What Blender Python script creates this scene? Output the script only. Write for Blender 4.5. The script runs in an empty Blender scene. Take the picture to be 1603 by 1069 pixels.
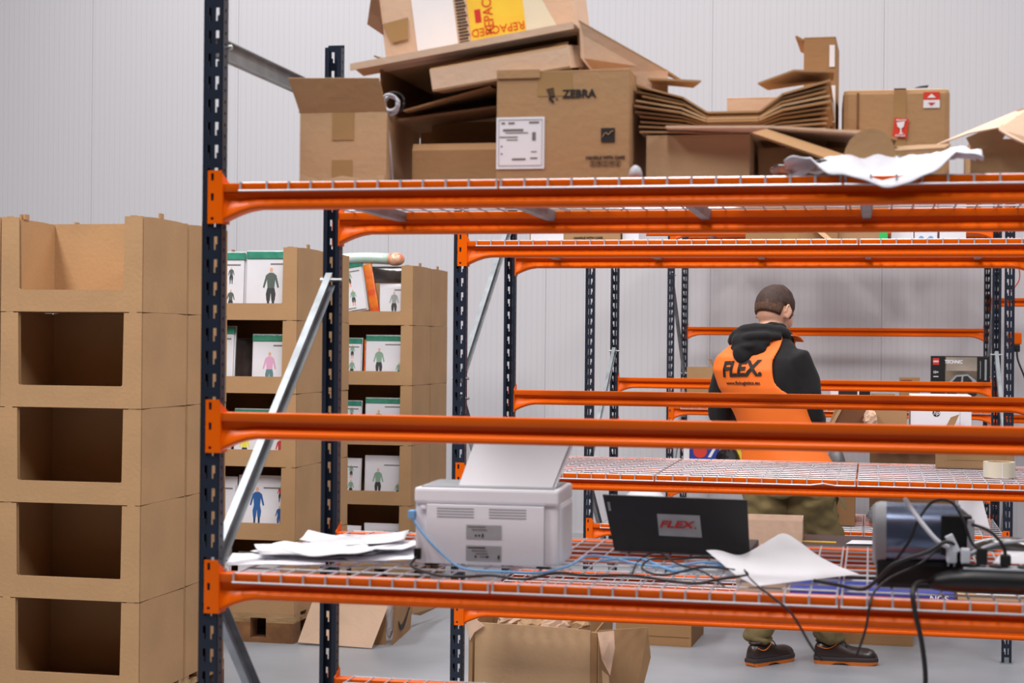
import bpy, bmesh, math, random
from mathutils import Vector, Matrix, Euler
PI = math.pi
random.seed(7)
C = bpy.context.scene.collection
S = bpy.context.scene

# ---------------------------------------------------------------- camera
F_PX, YAW, PITCH, ROLL, CAM_H = 2628.4, .2105, -.0013, .0093, 1.494
fw = Vector((-math.sin(YAW)*math.cos(PITCH), math.cos(YAW)*math.cos(PITCH), -math.sin(PITCH)))
rt = Vector((math.cos(YAW), math.sin(YAW), 0)); up = rt.cross(fw)
rt2 = math.cos(ROLL)*rt + math.sin(ROLL)*up
up2 = -math.sin(ROLL)*rt + math.cos(ROLL)*up
cd = bpy.data.cameras.new('camera'); cam = bpy.data.objects.new('camera', cd); C.objects.link(cam)
m = Matrix((rt2, up2, -fw)).transposed().to_4x4(); m.translation = Vector((0, 0, CAM_H))
cam.matrix_world = m
cd.sensor_width = 36; cd.lens = 36*F_PX/1603; cd.clip_end = 100
cd.dof.use_dof = True; cd.dof.focus_distance = 7.0; cd.dof.aperture_fstop = 6.0
S.camera = cam

# ---------------------------------------------------------------- world, lamps, exposure
w = bpy.data.worlds.new('world'); S.world = w; w.use_nodes = True
w.node_tree.nodes['Background'].inputs[0].default_value = (.93, .94, 1, 1)
w.node_tree.nodes['Background'].inputs[1].default_value = .045
def lamp(x, y, z, sx, sy, e, rot=(0, 0, 0), col=(1, .985, .97)):
    l = bpy.data.lights.new('ceiling_lamp', 'AREA'); l.shape = 'RECTANGLE'; l.size = sx; l.size_y = sy
    l.energy = e; l.color = col
    o = bpy.data.objects.new('ceiling_lamp', l); C.objects.link(o); o.location = (x, y, z); o.rotation_euler = rot
for lx, k in ((-4.6, 1.25), (-.6, .8), (4.2, .8)):
    for ly, e in ((1.7, 330), (5.0, 200), (9.2, 150)):
        lamp(lx, ly, 6.6, 1.0, 3.0, e*k)
S.view_settings.view_transform = 'Standard'; S.view_settings.look = 'None'
S.view_settings.gamma = 1; S.view_settings.exposure = -0.06; S.view_settings.use_curve_mapping = False

# ---------------------------------------------------------------- helpers
def lin(c):
    c = c/255.0
    return c/12.92 if c <= .04045 else ((c+.055)/1.055)**2.4
def mat(name, rgb, rough=.5, metal=0, var=0, vscale=6, bump=0, bscale=200, coat=0, trans=0, rgb2=None, stretch=(1, 1, 1), sheen=0, spec=None):
    M = bpy.data.materials.new(name); M.use_nodes = True; nt = M.node_tree; b = nt.nodes['Principled BSDF']
    col = (lin(rgb[0]), lin(rgb[1]), lin(rgb[2]), 1)
    b.inputs['Base Color'].default_value = col; b.inputs['Roughness'].default_value = rough
    b.inputs['Metallic'].default_value = metal
    if coat: b.inputs['Coat Weight'].default_value = coat; b.inputs['Coat Roughness'].default_value = .15
    if spec is not None: b.inputs['Specular IOR Level'].default_value = spec
    if sheen: b.inputs['Sheen Weight'].default_value = sheen
    if trans: b.inputs['Transmission Weight'].default_value = trans; b.inputs['IOR'].default_value = 1.3
    tc = nt.nodes.new('ShaderNodeTexCoord'); mp = nt.nodes.new('ShaderNodeMapping')
    nt.links.new(tc.outputs['Object'], mp.inputs['Vector']); mp.inputs['Scale'].default_value = stretch
    if var or rgb2:
        n = nt.nodes.new('ShaderNodeTexNoise'); n.inputs['Scale'].default_value = vscale; n.inputs['Detail'].default_value = 5
        nt.links.new(mp.outputs[0], n.inputs['Vector'])
        r = nt.nodes.new('ShaderNodeValToRGB'); nt.links.new(n.outputs['Fac'], r.inputs[0])
        r.color_ramp.elements[0].position = .3; r.color_ramp.elements[1].position = .7
        c2 = rgb2 or tuple(max(0, k*(1-var)) for k in rgb)
        c1 = rgb if rgb2 else tuple(min(255, k*(1+var*.6)) for k in rgb)
        r.color_ramp.elements[0].color = (lin(c2[0]), lin(c2[1]), lin(c2[2]), 1)
        r.color_ramp.elements[1].color = (lin(c1[0]), lin(c1[1]), lin(c1[2]), 1)
        nt.links.new(r.outputs[0], b.inputs['Base Color'])
    if bump:
        n = nt.nodes.new('ShaderNodeTexNoise'); n.inputs['Scale'].default_value = bscale; n.inputs['Detail'].default_value = 3
        nt.links.new(mp.outputs[0], n.inputs['Vector'])
        bp = nt.nodes.new('ShaderNodeBump'); bp.inputs['Strength'].default_value = bump; bp.inputs['Distance'].default_value = .004
        nt.links.new(n.outputs['Fac'], bp.inputs['Height']); nt.links.new(bp.outputs[0], b.inputs['Normal'])
    return M
def card(name, rgb):
    return mat(name, rgb, .82, var=.045, vscale=4, bump=.25, bscale=60)
K = dict(
    navy=mat('navy_paint', (25, 33, 49), .38, var=.12, vscale=8, bump=.05),
    orange=mat('orange_paint', (228, 94, 0), .34, var=.04, vscale=3, spec=.2),
    zinc=mat('galvanised_steel', (152, 157, 162), .45, .55, var=.12, vscale=14),
    wire=mat('zinc_wire', (186, 184, 190), .35, .4),
    bolt=mat('bolt', (190, 190, 190), .3, .8),
    tab=mat('tab_steel', (225, 226, 228), .3, .3),
    kraft=card('kraft_board', (173, 134, 94)), kraft2=card('kraft_board_light', (191, 155, 117)),
    kraft3=card('kraft_board_brown', (162, 121, 80)), kraft4=card('kraft_board_dull', (148, 115, 82)),
    edge=card('board_edge', (204, 168, 132)), pale=card('board_pale', (214, 180, 154)),
    darkcard=card('board_dark', (120, 78, 50)),
    tape=mat('packing_tape', (174, 137, 94), .18, coat=.6, var=.06),
    white=mat('white_plastic', (238, 238, 244), .35, var=.015),
    white2=mat('white_card', (234, 232, 238), .6, var=.02),
    paper=mat('paper', (226, 224, 230), .75, var=.015, vscale=3),
    grey=mat('grey_label', (168, 170, 174), .5, var=.04, vscale=30),
    greyp=mat('grey_plastic', (150, 152, 158), .5),
    black=mat('black_plastic', (16, 13, 15), .45),
    ink=mat('ink', (30, 24, 24), .7), softink=mat('soft_ink', (120, 112, 110), .7),
    redink=mat('red_ink', (200, 40, 34), .6), red=mat('red_label', (214, 62, 44), .5),
    yellow=mat('yellow_label', (240, 204, 66), .45, rgb2=(232, 184, 60), vscale=12),
    redtext=mat('red_text', (212, 76, 22), .6),
    blue=mat('blue_cable', (120, 172, 220), .4), cable=mat('black_cable', (26, 20, 22), .5),
    wcable=mat('white_cable', (200, 200, 208), .45),
    steel=mat('brushed_steel', (112, 124, 150), .24, .7, var=.05, stretch=(.3, 6, 6)),
    bluebox=mat('blue_print', (44, 62, 150), .45, var=.1),
    purple=mat('purple_mark', (140, 110, 200), .5),
    wood=mat('pallet_wood', (190, 156, 112), .8, rgb2=(120, 84, 52), vscale=5, stretch=(1, 6, 6), bump=.3, bscale=40),
    wood2=mat('pallet_block', (140, 96, 58), .85, rgb2=(96, 62, 36), vscale=9, bump=.4, bscale=40),
    wrap=mat('foam_wrap', (192, 189, 197), .55, var=.03, bump=.5, bscale=30),
    greybag=mat('grey_bag', (150, 156, 164), .35, var=.1, bump=.4, bscale=25),
    tapewhite=mat('clear_tape_roll', (226, 218, 196), .3, var=.03, coat=.3),
    green=mat('green_tape', (60, 190, 100), .4),
    film=mat('bag_film', (226, 222, 228), .16, var=.01, bump=.35, bscale=9, coat=.7),
    film2=mat('bag_film_dark', (70, 62, 60), .14, var=.3, vscale=9, bump=.8, bscale=14, coat=.8),
    film3=mat('bag_film_orange', (244, 150, 40), .2, rgb2=(206, 60, 50), vscale=12, coat=.6),
    film4=mat('bag_film_mint', (176, 208, 190), .2, rgb2=(214, 222, 216), vscale=7, bump=.6, bscale=14, coat=.6),
    header=mat('green_header', (70, 150, 126), .2, rgb2=(52, 122, 100), vscale=18, bump=.9, bscale=14, coat=.7),
    skin=mat('skin', (222, 168, 142), .5, var=.04, vscale=9),
    hair=mat('dark_brown_hair', (72, 44, 34), .7, rgb2=(44, 26, 20), vscale=60, stretch=(1, 1, .3), bump=.6, bscale=180),
    hoodie=mat('black_fleece', (17, 14, 17), .9, var=.1, vscale=20, bump=.2, bscale=40, sheen=.03),
    vest=mat('orange_vest', (250, 118, 34), .6, var=.04, vscale=5, bump=.15, bscale=18),
    trousers=mat('olive_cloth', (112, 96, 60), .85, var=.14, vscale=7, bump=.5, bscale=22),
    shoe=mat('dark_leather', (50, 38, 36), .3, var=.1, vscale=12, bump=.12, bscale=50),
    sole=mat('dark_sole', (52, 44, 46), .6), osole=mat('orange_sole', (226, 118, 34), .55),
    insert=mat('glossy_insert', (226, 223, 229), .25, var=.02, coat=.8, bump=.25, bscale=9),
    film5=mat('bag_film_mixed', (238, 222, 186), .2, rgb2=(222, 104, 70), vscale=22, coat=.6, bump=.5, bscale=20),
    eye=mat('eye', (230, 226, 220), .2),
)
class MB:
    def __init__(s): s.v = []; s.f = []
    def add(s, vs, fs):
        n = len(s.v); s.v += [Vector(v) for v in vs]; s.f += [tuple(i+n for i in f) for f in fs]; return s
    def box(s, c, d, rot=None):
        x, y, z = d[0]/2, d[1]/2, d[2]/2
        vs = [Vector(p) for p in ((-x,-y,-z),(x,-y,-z),(x,y,-z),(-x,y,-z),(-x,-y,z),(x,-y,z),(x,y,z),(-x,y,z))]
        if rot:
            R = Euler(rot).to_matrix(); vs = [R @ v for v in vs]
        return s.add([v+Vector(c) for v in vs], [(0,3,2,1),(4,5,6,7),(0,1,5,4),(1,2,6,5),(2,3,7,6),(3,0,4,7)])
    def bx(s, x0, x1, y0, y1, z0, z1):
        return s.box(((x0+x1)/2, (y0+y1)/2, (z0+z1)/2), (abs(x1-x0), abs(y1-y0), abs(z1-z0)))
    def slab(s, pts, t):
        """polygon pts (3D) given thickness t along its own normal (away from it)"""
        P = [Vector(p) for p in pts]; n = Vector((0, 0, 0))
        for i in range(len(P)): n += P[i].cross(P[(i+1) % len(P)])
        n.normalize(); k = len(P)
        return s.add(P+[p-n*t for p in P], [tuple(range(k)), tuple(range(2*k-1, k-1, -1))] +
                     [((i+1) % k, i, i+k, (i+1) % k+k) for i in range(k)])
    def loft(s, rings, cap=True, closed=True):
        k = len(rings[0]); n = len(s.v)
        for r in rings: s.v += [Vector(p) for p in r]
        for a in range(len(rings)-1):
            for i in range(k if closed else k-1):
                j = (i+1) % k
                s.f.append((n+a*k+i, n+a*k+j, n+(a+1)*k+j, n+(a+1)*k+i))
        if cap:
            s.f.append(tuple(n+i for i in range(k-1, -1, -1)))
            s.f.append(tuple(n+(len(rings)-1)*k+i for i in range(k)))
        return s
    def tube(s, path, r, n=8, ry=None):
        P = [Vector(p) for p in path]; R = []; ref = None
        for i, p in enumerate(P):
            d = (P[min(i+1, len(P)-1)]-P[max(i-1, 0)]).normalized()
            if ref is None: ref = Vector((0, 0, 1)) if abs(d.z) < .9 else Vector((1, 0, 0))
            a = d.cross(ref).normalized(); b = a.cross(d).normalized(); ref = b
            rr = r[i] if isinstance(r, (list, tuple)) else r
            r2 = (ry[i] if isinstance(ry, (list, tuple)) else ry) if ry else rr
            R.append([p+a*math.cos(2*PI*k/n)*rr+b*math.sin(2*PI*k/n)*r2 for k in range(n)])
        return s.loft(R)
    def ell(s, c, r, n=16, m=10, rot=None):
        R = Euler(rot).to_matrix() if rot else Matrix.Identity(3); rings = []
        for a in range(m+1):
            t = -PI/2+PI*a/m; t = max(-PI/2+.02, min(PI/2-.02, t))
            rings.append([Vector(c)+R @ Vector((r[0]*math.cos(t)*math.cos(2*PI*k/n), r[1]*math.cos(t)*math.sin(2*PI*k/n), r[2]*math.sin(t))) for k in range(n)])
        return s.loft(rings)
    def cyl(s, p0, p1, r, n=20, r1=None): return s.tube([p0, p1], [r, r if r1 is None else r1], n)
    def shift(s, o):
        s.v = [v-Vector(o) for v in s.v]; return s
    def rotz(s, a):
        R = Matrix.Rotation(a, 3, 'Z'); s.v = [R @ v for v in s.v]; return s
    def mesh(s, name, smooth=False, bevel=0):
        me = bpy.data.meshes.new(name); me.from_pydata([tuple(v) for v in s.v], [], s.f); me.update()
        bm = bmesh.new(); bm.from_mesh(me); bmesh.ops.recalc_face_normals(bm, faces=bm.faces)
        if bevel:
            es = [e for e in bm.edges if len(e.link_faces) == 2 and e.calc_face_angle(0) > .6]
            bmesh.ops.bevel(bm, geom=es, offset=bevel, segments=2, affect='EDGES', profile=.6)
        bm.to_mesh(me); bm.free()
        if smooth:
            for p in me.polygons: p.use_smooth = True
        return me
def link(name, me, m, parent=None, loc=(0,0,0), rot=(0,0,0), label=None):
    o = bpy.data.objects.new(name, me); C.objects.link(o)
    if m: me.materials.append(m)
    o.location = loc; o.rotation_euler = rot
    if parent: o.parent = parent
    if label: o['label'] = label
    return o
def part(name, mb, m, parent, smooth=False, bevel=0, label=None, auto=False, loc=(0,0,0), rot=(0,0,0)):
    o = link(name, mb.mesh(name, smooth or auto, bevel), m, parent, loc, rot, label)
    if auto: sharp(o)
    return o
def sharp(o, ang=.7):
    bm = bmesh.new(); bm.from_mesh(o.data)
    for e in bm.edges:
        if len(e.link_faces) == 2 and e.calc_face_angle(0) > ang: e.smooth = False
    bm.to_mesh(o.data); bm.free()
def tag(o, label, cat, group=None, kind=None):
    if label: o['label'] = label
    if cat: o['category'] = cat
    if group: o['group'] = group
    if kind: o['kind'] = kind
    return o
def thing(name, label, cat, loc=(0,0,0), rot=(0,0,0), group=None):
    o = bpy.data.objects.new(name, None); C.objects.link(o); o.empty_display_size = .1
    o.location = loc; o.rotation_euler = rot if isinstance(rot, tuple) else (0, 0, rot)
    return tag(o, label, cat, group)
def single(name, mb, m, label, cat, loc=(0,0,0), rot=(0,0,0), group=None, smooth=False, bevel=0, auto=False):
    o = part(name, mb, m, None, smooth, bevel, auto=auto, loc=loc, rot=rot); return tag(o, label, cat, group)
def copy_tree(o, parent=None):
    c = o.copy(); C.objects.link(c); c.parent = parent
    for ch in [x for x in S.objects if x.parent == o]: copy_tree(ch, c)
    return c
def txt(parent, s, size, m, loc, rot=(PI/2, 0, 0), name='lettering', bold=0, shear=0, sx=1, align='CENTER', label=None):
    cu = bpy.data.curves.new(name, 'FONT'); cu.body = s; cu.size = size; cu.align_x = align; cu.align_y = 'CENTER'
    cu.offset = bold*size; cu.shear = shear; cu.extrude = .0003; cu.resolution_u = 3
    t = bpy.data.objects.new(name, cu); C.objects.link(t)
    bpy.context.view_layer.update()
    me = bpy.data.meshes.new_from_object(t.evaluated_get(bpy.context.evaluated_depsgraph_get()))
    bpy.data.objects.remove(t); me.name = name
    for v in me.vertices: v.co.x *= sx
    o = link(name, me, m, parent, loc, rot, label)
    return o
def flat(parent, name, m, c, w, h, rot=(PI/2, 0, 0), t=.0006, label=None):
    return part(name, MB().box((0, 0, 0), (w, h, t)), m, parent, loc=c, rot=rot, label=label)
def remesh(mb, name, voxel=.008, smooth=2):
    me = mb.mesh(name); o = bpy.data.objects.new(name, me); C.objects.link(o)
    md = o.modifiers.new('r', 'REMESH'); md.mode = 'VOXEL'; md.voxel_size = voxel; md.use_smooth_shade = True
    if smooth:
        sm = o.modifiers.new('s', 'SMOOTH'); sm.factor = .5; sm.iterations = smooth
    bpy.context.view_layer.update()
    out = bpy.data.meshes.new_from_object(o.evaluated_get(bpy.context.evaluated_depsgraph_get()))
    bpy.data.objects.remove(o); out.name = name
    for p in out.polygons: p.use_smooth = True
    return out
def smoothpath(P, k=5):
    P = [Vector(p) for p in P]; out = []
    for i in range(len(P)-1):
        a, b, c, d = P[max(i-1, 0)], P[i], P[i+1], P[min(i+2, len(P)-1)]
        for j in range(k):
            t = j/k
            out.append(.5*((2*b)+(c-a)*t+(2*a-5*b+4*c-d)*t*t+(3*b-a-3*c+d)*t**3))
    return out+[P[-1]]

# ---------------------------------------------------------------- the setting
def structure(name, mb, m, bevel=0):
    o = part(name, mb, m, None, bevel=bevel); o['kind'] = 'structure'; return o
fm = mat('concrete_floor', (150, 153, 160), .42, rgb2=(128, 130, 136), vscale=1.6, bump=.12, bscale=14)
nt = fm.node_tree; b = nt.nodes['Principled BSDF']
structure('floor', MB().bx(-16, 14, -4, 12.2, -.2, 0), fm)
wm = bpy.data.materials.new('ribbed_wall_panel'); wm.use_nodes = True; nt = wm.node_tree; b = nt.nodes['Principled BSDF']
b.inputs['Roughness'].default_value = .5
tc = nt.nodes.new('ShaderNodeTexCoord'); sp = nt.nodes.new('ShaderNodeSeparateXYZ'); nt.links.new(tc.outputs['Object'], sp.inputs[0])
mu = nt.nodes.new('ShaderNodeMath'); mu.operation = 'MULTIPLY'; mu.inputs[1].default_value = 2*PI/.043; nt.links.new(sp.outputs['X'], mu.inputs[0])
si = nt.nodes.new('ShaderNodeMath'); si.operation = 'SINE'; nt.links.new(mu.outputs[0], si.inputs[0])
rp = nt.nodes.new('ShaderNodeMapRange'); rp.inputs['From Min'].default_value = .75; nt.links.new(si.outputs[0], rp.inputs['Value'])
mx = nt.nodes.new('ShaderNodeMix'); mx.data_type = 'RGBA'
mx.inputs['A'].default_value = (lin(204), lin(201), lin(206), 1); mx.inputs['B'].default_value = (lin(199), lin(196), lin(201), 1)
nt.links.new(rp.outputs[0], mx.inputs['Factor']); nt.links.new(mx.outputs['Result'], b.inputs['Base Color'])
bp = nt.nodes.new('ShaderNodeBump'); bp.inputs['Strength'].default_value = .25; bp.inputs['Distance'].default_value = .002
nt.links.new(rp.outputs[0], bp.inputs['Height']); nt.links.new(bp.outputs[0], b.inputs['Normal'])
wb = MB(); x = .075*12.1/12.4-1.204*13
while x < 12:
    wb.bx(x+.0018, x+1.204-.0018, 12.1, 12.2, 0, 6.5); x += 1.204
wb.bx(-16, 13, 12.106, 12.2, 0, 6.5)
structure('wall_back', wb, wm)
structure('baseboard_back', MB().bx(-15.5, 12.5, 12.08, 12.1, 0, .12), mat('base_trim', (190, 190, 194), .5, var=.03))
# ---------------------------------------------------------------- racks
UW, UD, P = .045, .030, .05
def upright_mesh(H, name='upright'):
    """web in the plane y=0, flanges running to +y, x 0..UW; real teardrop holes at 50 mm pitch from the top"""
    mb = MB(); t = .0022
    xs = [0, .0095, .0135, .0175, .0275, .0315, .0355, UW]
    n = int(H/P)
    for k in range(n):
        z1 = H-P*k-.010; z0 = z1-P
        a, b_, c = z1-.008, z1-.008-.017, z1-.008-.029
        zz = [z0, c, b_, a, z1]
        for i in range(7):
            for j in range(4):
                hole = False
                if j == 2 and i in (1, 2, 4, 5): hole = True
                if j == 1 and i in (2, 4): hole = True
                if hole: continue
                mb.bx(xs[i], xs[i+1], 0, t, zz[j], zz[j+1])
        ys = [0, .012, .018, UD]
        for q in range(2):
            za = z0+q*P/2; zc = [za, za+.009, za+.016, za+P/2]
            for sx in (0, UW-t):
                for i in range(3):
                    for j in range(3):
                        if i == 1 and j == 1: continue
                        mb.bx(sx, sx+t, ys[i], ys[i+1], zc[j], zc[j+1])
        for x0 in (0, UW-.011): mb.bx(x0, x0+.011, UD-t, UD, z0, z1)
    mb.bx(0, UW, 0, t, H-.010, H)
    bm_z = H-.010-P*n
    if bm_z > 0:
        mb.bx(0, UW, 0, t, 0, bm_z); mb.bx(0, t, 0, UD, 0, bm_z); mb.bx(UW-t, UW, 0, UD, 0, bm_z)
    me = mb.mesh(name)
    return me
BP = [(.001, 0), (0, -.001), (0, -.0180), (.0005, -.0188), (.0190, -.0186), (.0195, -.0200), (.0195, -.0300), (.0150, -.0330), (.0060, -.0385), (.0010, -.0445), (.0005, -.0500), (.0045, -.0555), (.010, -.0570)]
def beam_mesh(L, flare=True):
    prof = BP+[(.040-a, z) for a, z in reversed(BP)]
    mb = MB(); xs = [0, .012, .025, .04, .06, .085, .12]; xs = xs+[L-x for x in reversed(xs)]; rings = []
    for x in xs:
        e = min(x, L-x); s = max(0, 1-e/.085)**1.6 if flare else 0
        ring = []
        for a, z in prof:
            if z < -.028: z2 = z-s*.028*min(1, (-z-.028)/.02+.2)
            else: z2 = z
            a2 = a
            if -.04 < z < -.0195:
                a2 = a*(1-.5*s) if a < .02 else .04-(.04-a)*(1-.5*s)
            ring.append((x, a2, z2))
        rings.append(ring)
    me = mb.loft(rings).mesh('beam', True)
    bm = bmesh.new(); bm.from_mesh(me)
    for e in bm.edges:
        if len(e.link_faces) == 2 and e.calc_face_angle(0) > .6: e.smooth = False
    bm.to_mesh(me); bm.free(); return me
def conn_mesh(sgn):
    """connector plate hooked on the upright web at y=0 side; sgn=+1 left end, -1 right end. x=0 is the beam end"""
    mb = MB(); t = .003; w_ = .031
    zs = [.028, .022, .006, -.016, -.022, -.038, -.074, -.080, -.088]
    xs = [-w_, -w_+.007, -w_+.014, 0]
    for i in range(3):
        for j in range(len(zs)-1):
            if i == 1 and j in (1, 4, 6): continue
            mb.bx(sgn*xs[i], sgn*xs[i+1], -.004, -.001, zs[j+1], zs[j])
    mb.slab([(0, -.004, .022), (0, .040, .002), (0, .040, -.088), (0, -.004, -.088)][::sgn], t)
    return mb.mesh('connector')
def deck_mesh(w_, depth, L0=0, wav=False):
    """wire mesh panel, x 0..w_, y 0..depth, wires centred on z=0; waterfall lip over the front beam"""
    mb = MB(); r = .0024; n = int(w_/.05)+1
    off = (w_-(n-1)*.05)/2
    for k in range(n):
        x = min(max(k*.05+off, r), w_-r)
        if k in (0,): x = r
        if k == n-1: x = w_-r
        mb.tube([(x, -.006, -.019), (x, -.006, 0), (x, depth+.006, 0), (x, depth+.006, -.019)], r, 6)
    ys = [0.006+i*(depth-.012)/10 for i in range(11)]
    for y in ys: mb.tube([(0, y, .0), (w_, y, .0)], r, 6)
    for y in (-.009, depth+.009):
        pts = [(0, y, -.018), (w_, y, -.018)]
        if wav and y < 0: pts = [(0, y, -.018), (w_*.78, y, -.018), (w_*.84, y, -.012), (w_*.9, y, -.018), (w_, y, -.018)]
        mb.tube(pts, r, 6)
    return mb.mesh('wire_deck')
def bar_mesh(depth):
    mb = MB(); mb.loft([[(-.015, y, 0), (.015, y, 0), (.015, y, -.002), (.010, y, -.024), (-.010, y, -.024), (-.015, y, -.002)] for y in (.03, depth-.03)])
    return mb.mesh('support_bar')
DEP = .86
UPM = upright_mesh(2.29)
CONN = {1: conn_mesh(1), -1: conn_mesh(-1)}
BEAMS = {}
FOOT = MB().bx(-.006, UW+.006, -.012, UD+.012, 0, .004).bx(.012, .033, -.002, .0, .004, .03).mesh('footplate')
for me_, k_ in ((UPM, 'navy'), (CONN[1], 'orange'), (CONN[-1], 'orange'), (FOOT, 'zinc')): me_.materials.append(K[k_])
BARM = bar_mesh(DEP); BARM.materials.append(K['zinc'])
def rack(label, x0, y0, beams, decks, braces, length=2.08, bays=1, dark=None):
    r = thing('storage_rack', label, 'storage rack', (x0, y0, 0))
    L = length-2*UW
    for b_ in range(bays+1):
        ux = b_*(length-UW)
        for rear in (0, 1):
            u = bpy.data.objects.new('upright', UPM); C.objects.link(u); u.parent = r
            if rear: u.location = (ux+UW, DEP, 0); u.rotation_euler = (0, 0, PI)
            else: u.location = (ux, 0, 0)
            f = bpy.data.objects.new('footplate', FOOT); C.objects.link(f); f.parent = u
        for (ya, za, yb, zb) in braces:
            xb = ux+UW/2; mb = MB(); d = Vector((0, yb-ya, zb-za)); n = Vector((0, -d.z, d.y)).normalized()*.021
            a, c = Vector((xb, ya, za)), Vector((xb, yb, zb)); q = Vector((.009, 0, 0))
            mb.slab([a-n-q, a+n-q, c+n-q, c-n-q], .0025)
            mb.slab([a-n-q, a-n+q, c-n+q, c-n-q], .0025); mb.slab([a+n-q, a+n+q, c+n+q, c+n-q], .0025)
            bo = part('brace', mb, K['zinc'], r)
            for e_ in (a+Vector((0, .003, 0)), c-Vector((0, .003, 0))):
                part('bolt', MB().cyl(e_+Vector((-.03, 0, 0)), e_+Vector((.03, 0, 0)), .005, 8), K['bolt'], bo)
    for (z, rear, bay) in beams:
        if L not in BEAMS:
            BEAMS[L] = beam_mesh(L); BEAMS[L].materials.append(K['orange'])
        bx0 = bay*(length-UW)+UW
        o = bpy.data.objects.new('beam', BEAMS[L]); C.objects.link(o); o.parent = r
        o.location = (bx0+.0, 0, z) if not rear else (bx0+L, DEP, z)
        if rear: o.rotation_euler = (0, 0, PI)
        for s_ in (1, -1):
            c = bpy.data.objects.new('connector', CONN[s_]); C.objects.link(c); c.parent = o
            c.location = (0 if s_ == 1 else L, 0, 0)
    for (z, panels) in decks:
        for (a, b_, wav) in panels:
            me = deck_mesh(b_-a, DEP, wav=wav); me.materials.append(K['wire'])
            o = bpy.data.objects.new('wire_deck', me); C.objects.link(o); o.parent = r; o.location = (a-x0, 0, z+.0005)
        for k in range(5 if z > 1.5 else 0):
            xx = UW+.175+k*.4
            o = bpy.data.objects.new('support_bar', BARM); C.objects.link(o); o.parent = r; o.location = (xx, 0, z-.001)
    return r
x1 = -1.4325
R1 = rack('nearest navy and orange rack, the printer and laptop on its wire deck', x1, 3.449,
     [(1.838, 0, 0), (1.838, 1, 0), (1.338, 0, 0), (.988, 0, 0), (.988, 1, 0), (.60, 0, 0), (.60, 1, 0)],
     [(1.838, [(-1.345, -.77, False), (-.765, -.06, False), (-.055, .60, False)]),
      (.988, [(-1.352, -.78, False), (-.775, -.06, False), (-.055, .60, False)]),
      (.60, [(-1.345, -.68, False), (-.675, -.04, False), (-.035, .60, False)])],
     [(.03, 2.14, DEP-.03, 2.14), (DEP-.03, 1.66, .03, .99), (.03, .94, DEP-.06, .15)])
R2 = rack('second rack from the camera, tape roll on its waist-high wire deck', x1, 5.714,
     [(1.852, 0, 0), (1.852, 1, 0), (1.31, 1, 0), (1.048, 0, 0), (1.048, 1, 0), (.595, 0, 0), (.595, 1, 0)],
     [(1.852, [(-1.352, -.045, False), (-.04, .60, False)]), (1.048, [(-1.352, -.72, False), (-.715, -.045, True), (-.04, .60, False)]),
      (.595, [(-1.352, -.045, False), (-.04, .60, False)])],
     [(DEP-.03, 1.97, .03, 1.37), (.03, 1.30, DEP-.03, .62)])
R3 = rack('third rack, the one the man in the orange vest works at', -1.395, 8.273,
     [(2.145, 0, 0), (2.145, 1, 0), (1.315, 1, 0), (1.078, 0, 0), (1.078, 1, 0), (.60, 0, 0), (.60, 1, 0)],
     [(1.078, [(-1.31, -.7, False), (-.695, -.03, False), (-.025, .63, False)]), (.60, [(-1.31, -.7, False), (-.695, -.03, False), (-.025, .63, False)])],
     [(DEP-.03, 1.46, .03, .90), (.03, .80, DEP-.03, .25)], length=2.06)
R4 = rack('farthest rack, standing along the pale panelled wall', -1.293, 10.86,
     [(2.257, 0, 0), (2.257, 1, 0), (1.623, 1, 0), (1.10, 0, 0), (1.10, 1, 0), (.60, 0, 0), (.60, 1, 0),
      (1.83, 1, 1), (1.05, 1, 1)],
     [(2.257, [(-1.2, -.55, False), (-.54, .1, False), (.11, .74, False)]), (1.10, [(-1.2, -.55, False), (-.54, .1, False), (.11, .74, False)]), (.60, [(-1.2, -.55, False), (-.54, .1, False), (.11, .74, False)])],
     [(.03, 1.95, DEP-.03, 1.30), (DEP-.03, 1.2, .03, .5)], length=2.08, bays=2)
# ---------------------------------------------------------------- display boxes on pallets
BW, BD, BH = .58, .43, .364
def display_box_mesh():
    t = .005; mb = MB(); w2 = BW/2
    mb.bx(-w2+t, w2-t, t, BD-.010, 0, t)
    mb.bx(-w2+.001, w2-.001, BD-t-.006, BD-.006, t, BH-.001)
    for sx in (-1, 1):
        mb.slab([(sx*w2, .0110, .0), (sx*w2, BD-.009, .0), (sx*w2, BD-.009, BH-.005), (sx*w2, BD*.75, BH-.001), (sx*w2, BD*.25, BH-.001), (sx*w2, .0110, BH-.005)][::sx], t)
    # U-shaped front panel
    pts = [(-w2, 0), (w2, 0), (w2, BH-.003), (w2-.02, BH-.003), (w2-.022, BH), (w2-.05, BH), (w2-.052, BH-.004), (w2-.072, BH-.004), (w2-.076, .088), (w2-.082, .083), (-w2+.082, .083), (-w2+.076, .088), (-w2+.072, BH-.004), (-w2+.052, BH-.004), (-w2+.05, BH), (-w2+.022, BH), (-w2+.02, BH-.003), (-w2, BH-.003)]
    mb.slab([(x, .0, z) for x, z in pts], t)
    mb.slab([(x*.985, .012, z if z < BH else z-.006) for x, z in pts], .003)
    return mb
DBM = display_box_mesh().mesh('display_box'); DBM.materials.append(K['kraft'])
TABM = MB().bx(-.0035, .0035, -.018, .018, 0, .020).mesh('tab'); TABM.materials.append(K['kraft'])
HOLEM = MB().bx(-.0015, .0008, -.002, .002, -.06, .06).mesh('slot'); HOLEM.materials.append(K['darkcard'])
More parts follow.
